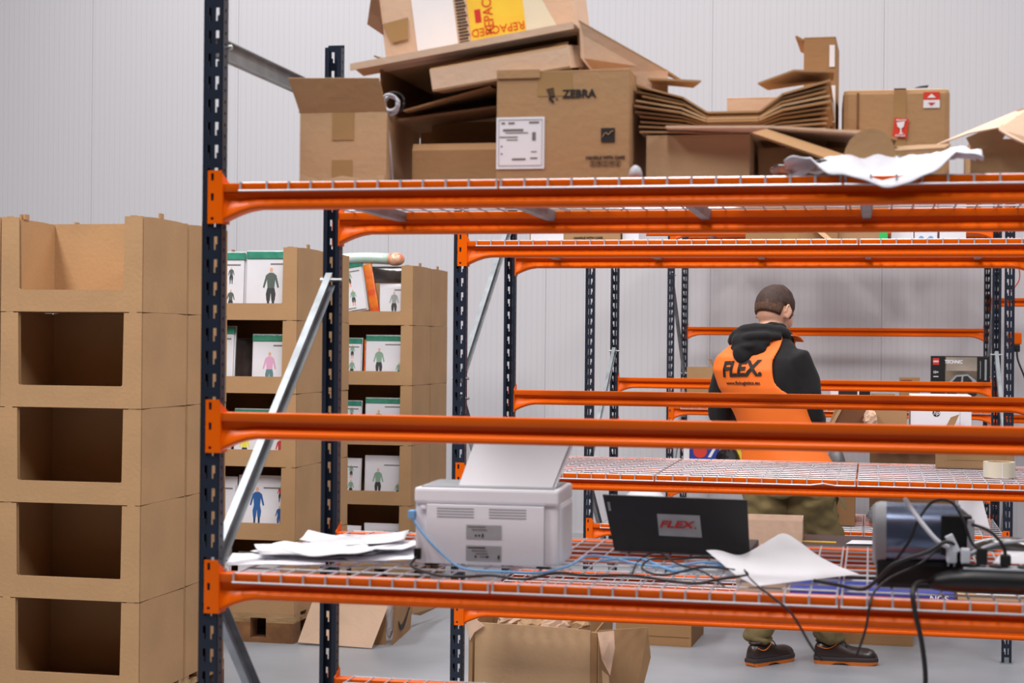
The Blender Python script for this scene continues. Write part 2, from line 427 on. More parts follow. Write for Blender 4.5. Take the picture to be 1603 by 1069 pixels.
def display_box(x, y, z, label, group, tabs=True):
    o = bpy.data.objects.new('display_box', DBM); C.objects.link(o); o.location = (x, y, z)
    o.rotation_euler = (0, 0, random.uniform(-.006, .006)); tag(o, label, 'cardboard box', group)
    if tabs:
        for sx in (-1, 1):
            t_ = bpy.data.objects.new('tab', TABM); C.objects.link(t_); t_.parent = o; t_.location = (sx*(BW/2-.006), BD*.42, BH)
    return o
def pallet(x0, x1, y0, y1, label):
    p = thing('wooden_pallet', label, 'pallet', (x0, y0, 0)); W, D = x1-x0, y1-y0
    for i in range(5):
        yy = i*(D-.10)/4; part('top_board', MB().bx(0, W, yy, yy+.10, .122, .144), K['wood'], p)
    for i in range(3):
        yy = i*(D-.10)/2
        part('bottom_board', MB().bx(0, W, yy, yy+.10, 0, .022), K['wood2'], p)
        for j in range(3):
            xx = j*(W-.145)/2; part('block', MB().bx(xx, xx+.145, yy, yy+.10, .022, .10), K['wood2'], p)
    for j in range(3):
        xx = j*(W-.145)/2; part('stringer', MB().bx(xx, xx+.145, 0, D, .10, .122), K['wood'], p)
    return p
LV = ['topmost', 'second from the top', 'third from the top', 'fourth from the top', 'lowest']
PZ = .144
def stack(xr, yf, cols, desc, near):
    pallet(xr-BW*cols-.02, xr+.0, yf-.0, yf+2*BD, 'wooden pallet under the %s stack of display boxes' % desc)
    for c in range(cols):
        for d in range(2):
            for k in range(5):
                z = PZ+(4-k)*BH; x = xr-BW/2-c*(BW+.004)
                if d == 0 and c == 0: lb = '%s open-front brown box of the %s stack%s' % (LV[k], desc, near)
                elif c == 0: lb = 'brown box behind the front column of the %s stack, %s' % (desc, LV[k])
                else: lb = 'brown box left of the %s stack, %s, at photo edge' % (desc, LV[k])
                if c > 0 and d == 1: continue
                display_box(x, yf+d*BD+.0, z, lb, 'open-front display boxes', tabs=(k == 0))
stack(-2.68, 5.88, 2, 'nearest left', ', empty')
stack(-2.775, 7.89, 1, 'middle', ', holding bags')
stack(-2.71, 9.80, 1, 'farthest', ', holding bags')

# ---------------------------------------------------------------- costume bags
def figure(parent, cx, cz, h, cols, y=-.0, name='printed_figure', wings=False):
    """flat printed figure on the front of the bag insert: head, trunk, arms, legs, as one picture part per colour"""
    top, mid, leg = cols
    def poly(pts, m, nm):
        part(nm, MB().slab([(cx+x*h, y, cz+z*h) for x, z in pts], .0005), m, parent)
    poly([(.042*math.cos(a), .925+.06*math.sin(a)) for a in [k*PI/5 for k in range(10)]], K['skin'], name)
    poly([(-.10, .70), (-.085, .50), (.085, .50), (.10, .70), (.16, .50), (.20, .52), (.13, .80), (.05, .86), (-.05, .86), (-.13, .80), (-.20, .52), (-.16, .50)], mid, name)
    poly([(-.09, .50), (-.12, .36), (-.10, .20), (-.02, .20), (0, .40), (.02, .20), (.10, .20), (.12, .36), (.09, .50)], top, name)
    poly([(-.09, .20), (-.085, .03), (-.11, .0), (-.04, .0), (-.03, .20)], leg, name); poly([(.03, .20), (.04, .0), (.11, .0), (.085, .03), (.09, .20)], leg, name)
FC = {n: mat('print_'+n, c, .5) for n, c in dict(greenish=(84, 96, 90), dark=(58, 58, 60), pink=(214, 160, 190), teal=(96, 128, 132), blue=(40, 90, 150),
      navy=(34, 52, 92), orange=(236, 128, 30), mint=(130, 160, 140), grey=(150, 152, 152), yellow=(226, 214, 70), red=(196, 60, 60)).items()}
def bag(x, y, z, wd, ht, label, figs, rz=0, rx=-.06, ry=0, th=.05, header=True, bottom=None, text=None, m='film', group='bagged costumes in the display boxes', name='costume_bag', filler=None):
    t = thing(name, label, 'costume bag', (x, y, z), (rx, ry, rz), group)
    mb = MB(); nx, nz = 8, 8; rings = []
    def bulge(u, v): return max(0, (1-abs(2*u-1)**4)*(1-abs(2*v-1)**4))
    for side in (0, 1):
        vs = []
        for j in range(nz+1):
            for i in range(nx+1):
                u, v = i/nx, j/nz; bl = bulge(u, v)
                vs.append(((u-.5)*wd, th/2-th/2*bl*.3-th*.2+.0 if side == 0 else th/2+th/2*bl, v*ht))
        fs = [(j*(nx+1)+i, j*(nx+1)+i+1, (j+1)*(nx+1)+i+1, (j+1)*(nx+1)+i) for j in range(nz) for i in range(nx)]
        mb.add(vs, fs)
    part('bag_body', mb, K[m], t, smooth=True)
    yf = th/2-th*.2-th*.15-.0012
    if m == 'film':
        flat(t, 'insert_card', K['insert'], (0, yf, ht*.45), wd*.94, ht*.84)
        if header:
            part('header', MB().box((0, yf+.001, ht*.93), (wd*.98, .012, ht*.11)), K['header'], t, bevel=.003)
        if figs:
            for (fx, fz, fh, c) in figs: figure(t, fx*wd, fz*ht, fh*ht, [FC[q] for q in c], yf-.0008)
        if text: txt(t, text, ht*.06, K['ink'], (0, yf-.001, ht*.07), bold=.02)
        else: flat(t, 'caption_line', K['softink'], (-.05*wd, yf-.001, ht*.07), wd*.5, .006)
        flat(t, 'caption_box', K['softink'], (.2*wd, yf-.001, ht*.80), wd*.4, .007)
    return t
G3 = ('dark', 'greenish', 'dark')
SB = lambda k: PZ+(4-k)*BH+.006
bx_, by_ = -2.775-BW/2, 7.89
bag(bx_+.125, by_+.05, SB(0), .26, .345, 'white costume bag with one grey-green figure in the top box of the middle stack', [(.02, .14, .62, G3)], m='film')
bag(bx_-.145, by_+.06, SB(0), .27, .340, 'costume bag with small dark figures, left in the top box of the middle stack', [(-.3, .2, .5, G3), (.22, .12, .32, G3), (.22, .52, .25, G3)])
bag(bx_+.145, by_+.05, SB(1), .225, .29, 'costume bag with pink-sleeved figure under a green header', [(-.08, .08, .62, ('teal', 'pink', 'teal')), (.38, .1, .3, ('navy', 'teal', 'navy'))])
bag(bx_-.05, by_+.12, SB(1), .13, .27, 'dark shiny side of a bag between two costume bags in the middle stack', None, m='film2', rz=.5)
bag(bx_-.16, by_+.06, SB(1), .20, .33, 'pale green headed costume bag at the left of the second box', None, rz=-.15)
bag(bx_+.09, by_+.05, SB(2), .30, .28, 'costume bag with yellow and black figures behind the middle beam', [(-.3, .05, .5, ('dark', 'yellow', 'dark')), (.0, .05, .5, ('dark', 'yellow', 'yellow')), (.33, .05, .45, ('red', 'red', 'yellow'))])
bag(bx_-.18, by_+.06, SB(2), .20, .26, 'costume bag with green foil header at the left of the third box', [(0, .1, .5, ('yellow', 'dark', 'yellow'))])
bag(bx_+.10, by_+.05, SB(3), .27, .31, 'costume bag lettered adults surgeon with blue clothed figures', [(-.12, .2, .62, ('blue', 'blue', 'navy')), (.32, .18, .34, ('blue', 'blue', 'blue')), (.33, .58, .26, ('navy', 'red', 'navy'))], header=False, text='ADULTS SURGEON')
bag(bx_-.15, by_+.06, SB(3), .21, .30, 'plain white glossy bag left of the surgeon costume', None, header=False, rz=-.1)
bag(bx_-.01, by_+.07, SB(3), .05, .29, 'narrow blue edge of a bag left of the surgeon costume', None, m='film', header=False)
bag(bx_+.10, by_+.05, SB(4), .27, .29, 'white bag with green header in the lowest box of the middle stack', [(-.3, .1, .5, ('blue', 'navy', 'blue'))])
bag(bx_-.17, by_+.06, SB(4), .19, .30, 'white bag with blue edge at the left of the lowest box', None, header=False)
cx_, cy_ = -2.71-BW/2, 9.80
O3 = ('dark', 'mint', 'orange')
bag(cx_-.13, cy_+.06, SB(0)+.07, .24, .31, 'tilted costume bag with orange and green figures in the farthest stack top box', [(.1, .5, .33, O3), (.16, .12, .33, O3)], ry=-.16)
bag(cx_+.035, cy_+.05, SB(0)+.075, .055, .30, 'orange and red printed bag edge wedged between two costume bags', None, m='film3', ry=-.2)
bag(cx_+.15, cy_+.07, SB(0)+.05, .19, .20, 'costume bag with a pale hooded figure, right in the farthest top box', [(.0, .02, .75, ('dark', 'grey', 'dark'))], header=False)
bag(cx_+.13, cy_+.06, SB(0)+.255, .27, .10, 'dark glossy bag with a yellow stripe lying on the costume bags', None, m='film2', th=.09)
t = thing('rolled_bag', 'mint and orange plastic bag lying across the top of the farthest stack', 'plastic bag', (cx_-.05, cy_+.1, PZ+5*BH+.02))
mb = MB().tube(smoothpath([(-.28, 0, -.01), (-.15, 0, .02), (.02, 0, .028), (.16, 0, .022)], 3), .045, 12, .035)
part('bag_body', mb, K['film4'], t, smooth=True); part('bag_end', MB().ell((.20, 0, .02), (.06, .05, .042)), K['film5'], t, smooth=True)
for k, (n_, ex) in enumerate((('second', ''), ('third', ''), ('fourth', ''), ('lowest', ''))):
    hh = (.30, .28, .29, .24)[k]
    bag(cx_+.10, cy_+.05, SB(k+1), .25, hh, 'costume bag with an orange-legged figure, right in the %s farthest box' % n_, [(-.15, .14, .6, O3), (.36, .1, .35, O3)], header=k < 2)
    bag(cx_-.14, cy_+.06, SB(k+1), .18, hh-.02, 'costume bag with small orange-green figures, left in the %s farthest box' % n_, [(.15, .12, .4, O3), (.15, .55, .3, O3)], rz=-.12, header=k < 2)
bag(cx_-.025, cy_+.06, SB(1), .03, .27, 'thin orange bag edge between bags in the second farthest box', None, m='film3')
# ---------------------------------------------------------------- cartons
TOP = 1.8425
def carton(name, label, cat, loc, rz, w_, d, h, m='kraft', flaps={}, open_=True, group=None, tape=None, t=.0045, rot=None, inner=None):
    """local frame: x -w/2..w/2, y 0 (front) .. d, z 0..h"""
    r = thing(name, label, cat, loc, rot or (0, 0, rz), group); mb = MB(); a = w_/2
    mb.bx(-a, a, 0, d, 0, t); mb.bx(-a, a, 0, t, t, h); mb.bx(-a, a, d-t, d, t, h)
    mb.bx(-a, -a+t, t, d-t, t, h); mb.bx(a-t, a, t, d-t, t, h)
    part('box_body', mb, K[m], r, bevel=.0012)
    for side, (ln, ang, *ex) in flaps.items():
        ang = math.radians(ang); s_ = ex[0] if ex else 0.0
        c_, z_ = math.cos(ang)*ln, math.sin(ang)*ln
        if side == 'front': p = [(-a, 0, h), (a, 0, h), (a+s_, c_, h+z_), (-a-s_, c_, h+z_)]
        elif side == 'back': p = [(-a, d, h), (a, d, h), (a+s_, d-c_, h+z_), (-a-s_, d-c_, h+z_)]
        elif side == 'left': p = [(-a, 0, h), (-a, d, h), (-a+c_, d, h+z_), (-a+c_, 0, h+z_)]
        else: p = [(a, 0, h), (a, d, h), (a-c_, d, h+z_), (a-c_, 0, h+z_)]
        part('flap', MB().slab(p, t), K[m], r)
    if tape: part('tape', MB().bx(-.025, .025, -.0012, 0, h*tape[0], h*tape[1]), K['tape'], r)
    if not open_:
        part('lid', MB().bx(-a, a, 0, d, h, h+t), K[m], r, bevel=.001)
    return r
# 1 open-flap carton, left end of the top shelf
c = carton('open_carton', 'open carton with a raised front flap at the left end of the top shelf', 'cardboard box', (-1.148, 3.56, TOP), .02, .200, .30, .160, 'kraft2',
       {'left': (.07, 60)}, tape=(.62, 1.0))
part('tape', MB().bx(-.025, .022, -.0012, 0, .0, .055), K['tape'], c)
part('flap', MB().slab([(-.1, 0, .16), (.1, 0, .16), (.086, -.02, .232), (-.122, -.02, .236)], .004), K['kraft'], c, label='raised front flap')
part('flap', MB().slab([(-.06, .03, .16), (.05, .03, .16), (-.02, .04, .245)], .004), K['kraft'], c)
part('torn_strip', MB().slab([(-.100, -.001, .0), (.096, -.001, .0), (.096, -.002, .022), (.05, -.002, .012), (.0, -.002, .020), (-.05, -.002, .010), (-.098, -.002, .024)][::-1], .002), K['edge'], c)
# 2 dark deep carton with a lower box in front of it
c = carton('deep_carton', 'deep shadowed carton lying open between the flap carton and the zebra carton', 'cardboard box', (-.915, 3.86, TOP), 0, .275, .30, .200, 'kraft3', {'front': (.03, 20)})
c = carton('low_carton', 'low brown carton with a folded back rim, in front of the deep carton', 'cardboard box', (-.900, 3.60, TOP), 0, .200, .16, .078, 'kraft3', {'back': (.085, 97), 'front': (.018, 60)})
# 3 carton with the zebra print
Z = carton('printed_carton', 'brown carton printed with a zebra head and ZEBRA in black letters', 'cardboard box', (-.652, 3.55, TOP), .0, .290, .38, .235, 'kraft', {'back': (.05, 150)}, open_=False, tape=None)
part('lid_flap', MB().bx(-.145, -.05, -.003, .0, .225, .243), K['kraft'], Z)
part('tape', MB().bx(-.055, .02, -.0008, .0, .185, .2352).bx(-.055, .02, 0, .3, .2396, .2402), K['tape'], Z)
txt(Z, 'ZEBRA', .024, K['ink'], (.036, -.001, .188), bold=.035, sx=1.0)
zb = MB()
for k in range(7):
    q = k*.0030; zb.slab([(-.036+q*.4, -.0012, .200-q), (-.020+q*.2, -.0012, .203-q*1.05), (-.019+q*.15, -.0012, .2015-q*1.05), (-.036+q*.4, -.0012, .1982-q)][::-1], .0004)
zb.slab([(-.030, -.0012, .182), (-.020, -.0012, .176), (-.018, -.0012, .172), (-.022, -.0012, .170), (-.031, -.0012, .178)], .0004)
part('zebra_head_mark', zb, K['ink'], Z)
part('mark_dot', MB().box((-.0125, -.0012, .1785), (.004, .0004, .004)), K['ink'], Z)
flat(Z, 'shipping_label', K['white2'], (-.092, -.0012, .085), .106, .112, label='white printed shipping label')
for (xx, zz, ww, hh) in ((-.130, .128, .008, .004), (-.112, .128, .014, .004), (-.062, .129, .022, .004), (-.108, .113, .045, .005), (-.100, .107, .05, .002), (-.118, .098, .04, .0025), (-.062, .099, .008, .018), (-.110, .092, .024, .002), (-.133, .078, .004, .003), (-.133, .062, .004, .003), (-.062, .066, .012, .002), (-.062, .052, .016, .003), (-.095, .050, .03, .004)):
    flat(Z, 'label_print', K['softink'], (xx, -.0017, zz), ww, hh)
fr = MB()
for a0, a1, b0, b1 in ((-.140, -.044, .135, .1357), (-.140, -.044, .036, .0367), (-.140, -.1393, .036, .1357), (-.0447, -.044, .036, .1357)): fr.bx(a0, a1, -.0022, -.0018, b0, b1)
part('label_border', fr, K['softink'], Z)
es = flat(Z, 'energy_mark', K['ink'], (.099, -.0012, .099), .030, .030)
part('energy_wave', MB().tube(smoothpath([(.087, -.002, .094), (.094, -.002, .104), (.100, -.002, .100), (.106, -.002, .106), (.111, -.002, .108)], 3), .0008, 4), K['kraft'], Z)
txt(Z, 'HANDLE WITH CARE', .0088, K['ink'], (.0935, -.001, .051), bold=.03)
for k in range(5):
    xx = .067+k*.0135; ic = MB()
    for a0, a1, b0, b1 in ((0, .011, 0, .001), (0, .011, .010, .011), (0, .001, 0, .011), (.010, .011, 0, .011)): ic.bx(xx+a0-.0055, xx+a1-.0055, -.0014, -.001, .033+b0, .033+b1)
    if k % 2: ic.slab([(xx-.003, -.0014, .041), (xx+.003, -.0014, .041), (xx, -.0014, .036)][::-1], .0004)
    else: ic.bx(xx-.001, xx+.001, -.0014, -.001, .035, .042)
    part('handling_symbol', ic, K['ink'], Z)
# 4 large carton lying tilted on top of the others
T = thing('tilted_carton', 'large open carton lying tilted across the deep and zebra cartons', 'cardboard box', (-.86, 3.62, 2.03))
tx = -.13*0
def tp(x, y, z): # plane coordinates of the tilt, x along the opening, rising to the right
    a = math.radians(9.5); return (x*math.cos(a)-z*math.sin(a)*.3, y, x*math.sin(a)+z)
part('box_wall', MB().slab([tp(-.215, 0, .02), tp(-.215, .42, .02), tp(-.205, .42, .115), tp(-.215, 0, .115)], .005), K['kraft3'], T)
part('box_wall', MB().slab([tp(.24, 0, -.02), tp(.24, .42, -.02), tp(.24, .42, .105), tp(.24, 0, .105)], .005), K['kraft2'], T)
part('box_wall', MB().slab([tp(-.215, .42, .0), tp(.24, .42, -.02), tp(.24, .42, .105), tp(-.215, .42, .115)], .005), K['kraft4'], T)
part('box_top', MB().slab([tp(-.22, .0, .118), tp(.24, .0, .108), tp(.24, .42, .108), tp(-.22, .42, .118)], .005), K['kraft2'], T)
part('box_floor', MB().slab([tp(-.215, .02, .0), tp(.24, .02, -.025), tp(.24, .42, -.025), tp(-.215, .42, .0)], .005), K['kraft4'], T)
part('rim_flap', MB().slab([tp(-.275, -.045, .128), tp(.235, -.045, .122), tp(.245, .02, .108), tp(-.265, .02, .113)], .004), K['pale'], T, label='pale rim flap along the opening')
part('rim_flap', MB().slab([tp(-.275, -.045, .128), tp(-.275, -.045, .113), tp(.235, -.045, .107), tp(.235, -.045, .122)][::-1], .003), K['pale'], T)
part('side_flap', MB().slab([(.236, -.035, .166), (.420, .05, .066), (.420, .055, .018), (.262, .0, .056), (.240, -.03, .085)][::-1], .005), K['pale'], T, label='pale side flap sloping down to the right')
part('side_flap', MB().slab([(.236, -.035, .166), (.420, .05, .066), (.43, .30, .08), (.24, .30, .165)], .004), K['kraft2'], T)
TR = thing('cardboard_tray', 'shallow cardboard tray tucked inside the tilted carton', 'cardboard tray', (-.785, 3.575, 2.075), (0, -math.radians(9), 0))
a = .145
part('tray_front', MB().slab([(-a-.02, 0, -.002), (a, 0, -.006), (a, 0, .040), (-a-.02, 0, .046)], .004), K['pale'], TR)
part('tray_base', MB().slab([(-a-.02, 0, -.002), (a, 0, -.006), (a-.01, .26, .0), (-a+.06, .26, .0)][::-1], .004), K['kraft4'], TR)
part('tray_side', MB().slab([(a, 0, -.006), (a+.022, .05, .0), (a+.022, .05, .048), (a, 0, .044)], .004), K['pale'], TR)
part('tray_rim', MB().slab([(-a-.02, 0, .046), (a, 0, .041), (a, .03, .058), (-a-.02, .03, .062)], .003), K['kraft'], TR)
# stray strip poking out behind
single('cardboard_strip', MB().slab([(-.03, 0, .012), (.035, 0, -.016), (.035, .05, -.012), (-.03, .05, .016)], .004), K['kraft4'], 'thin cardboard strip poking out left of the labelled top carton', 'cardboard', (-1.105, 3.75, 2.150))
# 5 labelled carton standing on the tilted one
L5 = carton('labelled_carton', 'carton with white label and yellow repacked tape on top of the pile', 'cardboard box', (-.885, 3.76, 2.172), 0, .45, .24, .24, 'pale', {}, open_=False, rot=(.0, -math.radians(8), 0))
flat(L5, 'white_label', K['white2'], (-.098, -.0012, .11), .098, .21)
bars = MB()
for k in range(26): bars.bx(-.045, -.020 - (k % 3)*.002, -.0014, -.001, .012+k*.0075, .0155+k*.0075)
part('barcode', bars, K['ink'], L5)
flat(L5, 'repacked_tape', K['yellow'], (.048, -.0012, .12), .13, .24, label='yellow REPACKED tape')
txt(L5, 'REPACKED', .032, K['redtext'], (.030, -.002, .095), rot=(PI/2, -PI/2, 0), bold=.005, sx=.85)
txt(L5, 'REPACKED', .026, K['redtext'], (.048, -.002, .038), rot=(PI/2, PI, 0), bold=.0)
flat(L5, 'red_smear', K['redink'], (.005, -.0019, .075), .014, .030)
part('clear_tape', MB().slab([(.10, -.001, .01), (.185, -.001, .02), (.12, -.001, .18), (.10, -.001, .20)], .0006), K['tapewhite'], L5)
part('torn_tape', MB().slab([(-.222, -.002, .095), (-.160, -.002, .100), (-.165, -.004, .050), (-.205, -.004, .048), (-.215, -.003, .075)][::-1], .0008), K['tape'], L5)
part('side_flap', MB().slab([(-.223, 0, .22), (-.223, .0, .07), (-.262, .02, .105), (-.235, .02, .20)], .004), K['darkcard'], L5)
# cable coil peeking between
cc = thing('cable_coil', 'small coil of white and black cable between the flap carton and the deep carton', 'cable', (-1.045, 3.57, 2.022))
for k, (m_, r_, dx, dz) in enumerate((('wcable', .018, 0, .002), ('wcable', .016, .004, .0), ('wcable', .020, -.003, -.004), ('cable', .023, .006, .004))):
    part('cable_loop', MB().tube([(dx+r_*math.cos(q*PI/8), k*.006+.004*math.sin(q), dz+r_*math.sin(q*PI/8)) for q in range(17)], .0032, 6), K[m_], cc, smooth=True)
part('cable_tail', MB().tube([(.0, 0, -.012), (-.008, 0, -.03), (-.004, .02, -.09), (.0, .03, -.17)], .0032, 6), K['wcable'], cc, smooth=True)
single('cardboard_scrap', MB().slab([(-.10, -.01, -.022), (.10, -.01, .028), (.11, .12, .03), (-.10, .12, -.015)], .004), K['kraft3'], 'loose brown cardboard flap slanting over the deep carton rim', 'cardboard', (-.925, 3.62, 2.035))
# 6 low carton under the folded ones
c = carton('shallow_carton', 'shallow pale carton carrying the pile of folded cartons', 'cardboard box', (-.366, 3.60, TOP), 0, .222, .33, .098, 'kraft2', {}, open_=False)
# grey cap
cap = MB().tube([(0, 0, 0), (0, 0, .012), (0, 0, .022), (0, 0, .028)], [.0155, .0145, .011, .004], 16)
single('plastic_cap', cap, K['greyp'], 'small translucent grey cap between the zebra carton and the shallow carton', 'plastic cap', (-.486, 3.50, TOP), smooth=True)
# 7 folded cartons: each is a bent flat, sagging in the middle
NF = 10
for k in range(NF):
    s = k/(NF-1); z = 1.950+k*.0050; wl = .205+random.uniform(-.008, .006)
    sag = .006; lift = .006+.054*s
    mb = MB(); th_ = .0040
    xs = [-wl, -wl*.52, -.055+.0*s, .055, wl*.5, wl*.98]
    zs = [lift*1.0, lift*.55-.000, 0-.0*sag, 0, lift*.6, lift*1.05]
    y0 = random.uniform(-.012, .012)
    for i in range(5):
        mb.slab([(xs[i], y0, zs[i]), (xs[i+1], y0, zs[i+1]), (xs[i+1], y0+.30, zs[i+1]), (xs[i], y0+.30, zs[i])], th_)
    mb.slab([(xs[0], y0-.001, zs[0]), (xs[0], y0-.001, zs[0]-th_*.8), (xs[1], y0-.001, zs[1]-th_*.8), (xs[1], y0-.001, zs[1])], .002)
    pos = ['lowest', 'second', 'third', 'fourth', 'fifth', 'sixth', 'seventh', 'eighth', 'ninth', 'topmost'][k]
    single('folded_carton', mb, K[('kraft2', 'kraft', 'kraft2', 'kraft3')[k % 4]], 'flattened bent carton in the sagging pile, %s from below' % pos if 0 < k < 9 else 'flattened bent carton, %s of the sagging pile' % pos,
           'flattened box', (-.292+random.uniform(-.004, .004), 3.60, z), group='flattened cartons piled on the top shelf')
single('cardboard_flap', MB().slab([(-.05, 0, .008), (.065, 0, .0), (.04, .08, .0), (-.05, .08, .010)], .004), K['kraft'], 'small torn flap on the left end of the folded pile', 'cardboard', (-.425, 3.60, 2.062))
single('cardboard_flap', MB().slab([(-.075, 0, -.012), (-.0, 0, .014), (.085, 0, .010), (.08, .1, .008), (-.06, .1, -.01)], .004), K['kraft3'], 'brown torn flap on the right end of the folded pile', 'cardboard', (-.165, 3.60, 2.066))
c = carton('pale_carton', 'pale carton standing behind the sagging pile of folded cartons', 'cardboard box', (-.232, 3.98, TOP), 0, .21, .2, .232, 'pale', {}, open_=False)
# 8 tall narrow carton behind
c = carton('tall_carton', 'tall narrow carton rising above the right end of the folded pile', 'cardboard box', (-.120, 3.90, TOP), -.02, .072, .20, .355, 'kraft3', {'left': (.02, 150)}, open_=False)
flat(c, 'barcode_label', K['white2'], (.026, -.0012, .205), .020, .085)
flat(c, 'barcode_label', K['white2'], (.028, -.0012, .315), .012, .05)
# 9 flat sheets to the right
single('cardboard_sheet', MB().slab([(-.22, -.03, .012), (.0, -.05, .006), (.20, -.04, -.008), (.21, .30, -.006), (.0, .30, .004), (-.22, .30, .01)], .005), K['pale'], 'long pale cardboard sheet under the folded pile reaching right', 'cardboard sheet', (-.212, 3.60, 1.950))
single('cardboard_sheet', MB().slab([(-.12, -.02, .018), (.05, -.03, .012), (.13, -.03, -.006), (.12, .28, .0), (-.10, .28, .018)], .005), K['kraft'], 'brown cardboard sheet with ragged end beside the red labelled carton', 'cardboard sheet', (-.08, 3.62, 1.937))
single('slanting_board', MB().slab([(-.135, 0, .034), (.060, 0, -.036), (.075, .02, -.020), (-.105, .02, .044)], .006).slab([(-.105, .02, .044), (.075, .02, -.02), (.09, .2, .0), (-.08, .2, .05)], .005), K['kraft3'], 'folded brown cardboard panel slanting down above the foam wrap', 'cardboard', (-.112, 3.53, 1.905))
fl = [(-.055, 0, -.028)]+[(-.055+.002+.105*(1-math.cos(a_))/2, 0, -.028+.062*math.sin(a_)) for a_ in [k*PI/10 for k in range(1, 10)]]+[(.05, 0, -.028)]
single('rounded_flap', MB().slab(fl, .006), K['kraft'], 'cardboard flap with rounded end in front of the red labelled carton', 'cardboard', (-.003, 3.50, 1.905), rot=(0, .06, .05))
single('cardboard_scrap', MB().slab([(-.05, 0, -.012), (.06, 0, -.006), (.08, .05, .008), (.03, .1, .012), (-.04, .1, .008)], .004), K['kraft4'], 'ragged cardboard end under the red labelled carton', 'cardboard', (.085, 3.56, 1.912), rot=(0, 0, .1))
c = carton('side_carton', 'low open carton partly hidden under the slanting panel', 'cardboard box', (-.145, 3.72, TOP), 0, .20, .2, .085, 'kraft', {})
# 10 carton with red labels
Rb = carton('sealed_carton', 'sealed carton with two red stickers, right part of the top shelf', 'cardboard box', (.052, 3.92, TOP+.09), .03, .238, .24, .155, 'kraft', {}, open_=False)
Rb.location.z = TOP+.0; Rb.children[0].data = MB().bx(-.119, .119, 0, .24, 0, .24).mesh('box_body', bevel=.012); Rb.children[0].data.materials.append(K['kraft'])
for o_ in [q for q in S.objects if q.parent == Rb and q.name.startswith('lid')]: bpy.data.objects.remove(o_)
part('tape', MB().bx(-.005, .022, -.0012, 0, .03, .238).bx(-.005, .022, 0, .24, .2402, .2412), K['tape'], Rb)
part('crease', MB().bx(-.088, -.083, -.0014, 0, .09, .232), K['darkcard'], Rb)
st = flat(Rb, 'arrow_sticker', K['red'], (.078, -.0012, .222), .036, .018, label='red and white arrow sticker')
flat(Rb, 'arrow_sticker', K['white2'], (.078, -.0012, .204), .036, .018)
part('arrow', MB().slab([(.068, -.0022, .218), (.088, -.0022, .218), (.078, -.0022, .227)], .0004), K['white2'], Rb)
part('arrow', MB().slab([(.070, -.0022, .207), (.086, -.0022, .207), (.078, -.0022, .200)][::-1], .0004), K['redink'], Rb)
part('torn_tape', MB().slab([(.04, .01, .243), (.07, .01, .243), (.072, .012, .249), (.052, .012, .247)], .001), K['ink'], Rb)
fs_ = flat(Rb, 'fragile_sticker', K['red'], (.010, -.003, .150), .032, .044, rot=(PI/2, .12, 0), label='orange red fragile sticker with a glass')
part('glass_symbol', MB().slab([(.001, -.0048, .163), (.019, -.0048, .165), (.017, -.0048, .153), (.012, -.0048, .149), (.012, -.0048, .140), (.017, -.0048, .137), (.005, -.0048, .136), (.009, -.0048, .140), (.009, -.0048, .149), (.003, -.0048, .153)][::-1], .0004), K['white2'], Rb)
txt(Rb, 'FRAGILE', .006, K['white2'], (.011, -.0046, .1675), bold=.02)
txt(Rb, 'FRAGILE', .006, K['white2'], (.009, -.0046, .1325), bold=.02)
# 11 carton with the scalloped lid, right end
Sc = carton('lidded_carton', 'open carton with a scalloped lid flap at the right photo edge', 'cardboard box', (.330, 3.72, TOP), 0, .25, .26, .098, 'kraft', {})
sc = [(-.205, -.03, .082), (-.13, -.035, .108), (-.07, -.04, .118)]
for k in range(9): sc.append((-.07+.145*k/8, -.045-.0*k, .112-.026*math.sin(PI*k/8)-.002*k))
sc += [(.10, -.02, .130), (.0, .0, .168), (-.03, .02, .160)]
part('lid_flap', MB().slab(sc, .004), K['pale'], Sc, label='pale scalloped lid flap')
ear = [(-.135, -.01, .10), (-.03, -.01, .145), (-.06, -.01, .095), (-.085, -.01, .080), (-.12, -.01, .072)]
part('ear_flap', MB().slab(ear, .004), K['kraft'], Sc)
part('lid_flap', MB().slab([(-.03, .02, .160), (.10, -.02, .130), (.16, .1, .12), (.02, .2, .16)], .004), K['kraft3'], Sc)
# 12 foam wrap
def sheetgrid(x0, x1, y0, y1, fz, nx=28, ny=12, t=.003):
    mb = MB(); vs = []
    for s_ in (0, 1):
        for j in range(ny+1):
            for i in range(nx+1):
                u, v = i/nx, j/ny; vs.append((x0+(x1-x0)*u, y0+(y1-y0)*v, fz(u, v)-s_*t))
    q = (nx+1)*(ny+1); fs = []
    for j in range(ny):
        for i in range(nx):
            a_ = j*(nx+1)+i; fs.append((a_, a_+1, a_+nx+2, a_+nx+1)); fs.append((q+a_, q+a_+nx+1, q+a_+nx+2, q+a_+1))
    for i in range(nx):
        fs.append((i, i+q, i+1+q, i+1)); b_ = ny*(nx+1)+i; fs.append((b_, b_+1, b_+1+q, b_+q))
    for j in range(ny):
        a_ = j*(nx+1); fs.append((a_, a_+nx+1, a_+nx+1+q, a_+q)); b_ = a_+nx; fs.append((b_, b_+q, b_+nx+1+q, b_+nx+1))
    return mb.add(vs, fs)
def wf(u, v):
    body = .018+.030*math.sin(PI*min(1, u*1.05))*(.45+.55*v)+.045*math.exp(-((u-.93)/.16)**2)*(.4+.6*v)
    wr = .005*math.sin(23*u+9*v)+.006*math.sin(11*u-14*v+1)+.003*math.sin(47*u+21*v)
    drop = max(0, (.22-v)/.22)*max(0, 1-abs(u-.50)/.36)**.7
    return max(.002, (body+wr)*(1-drop)) - drop*(.036+.010*math.sin(12*u))
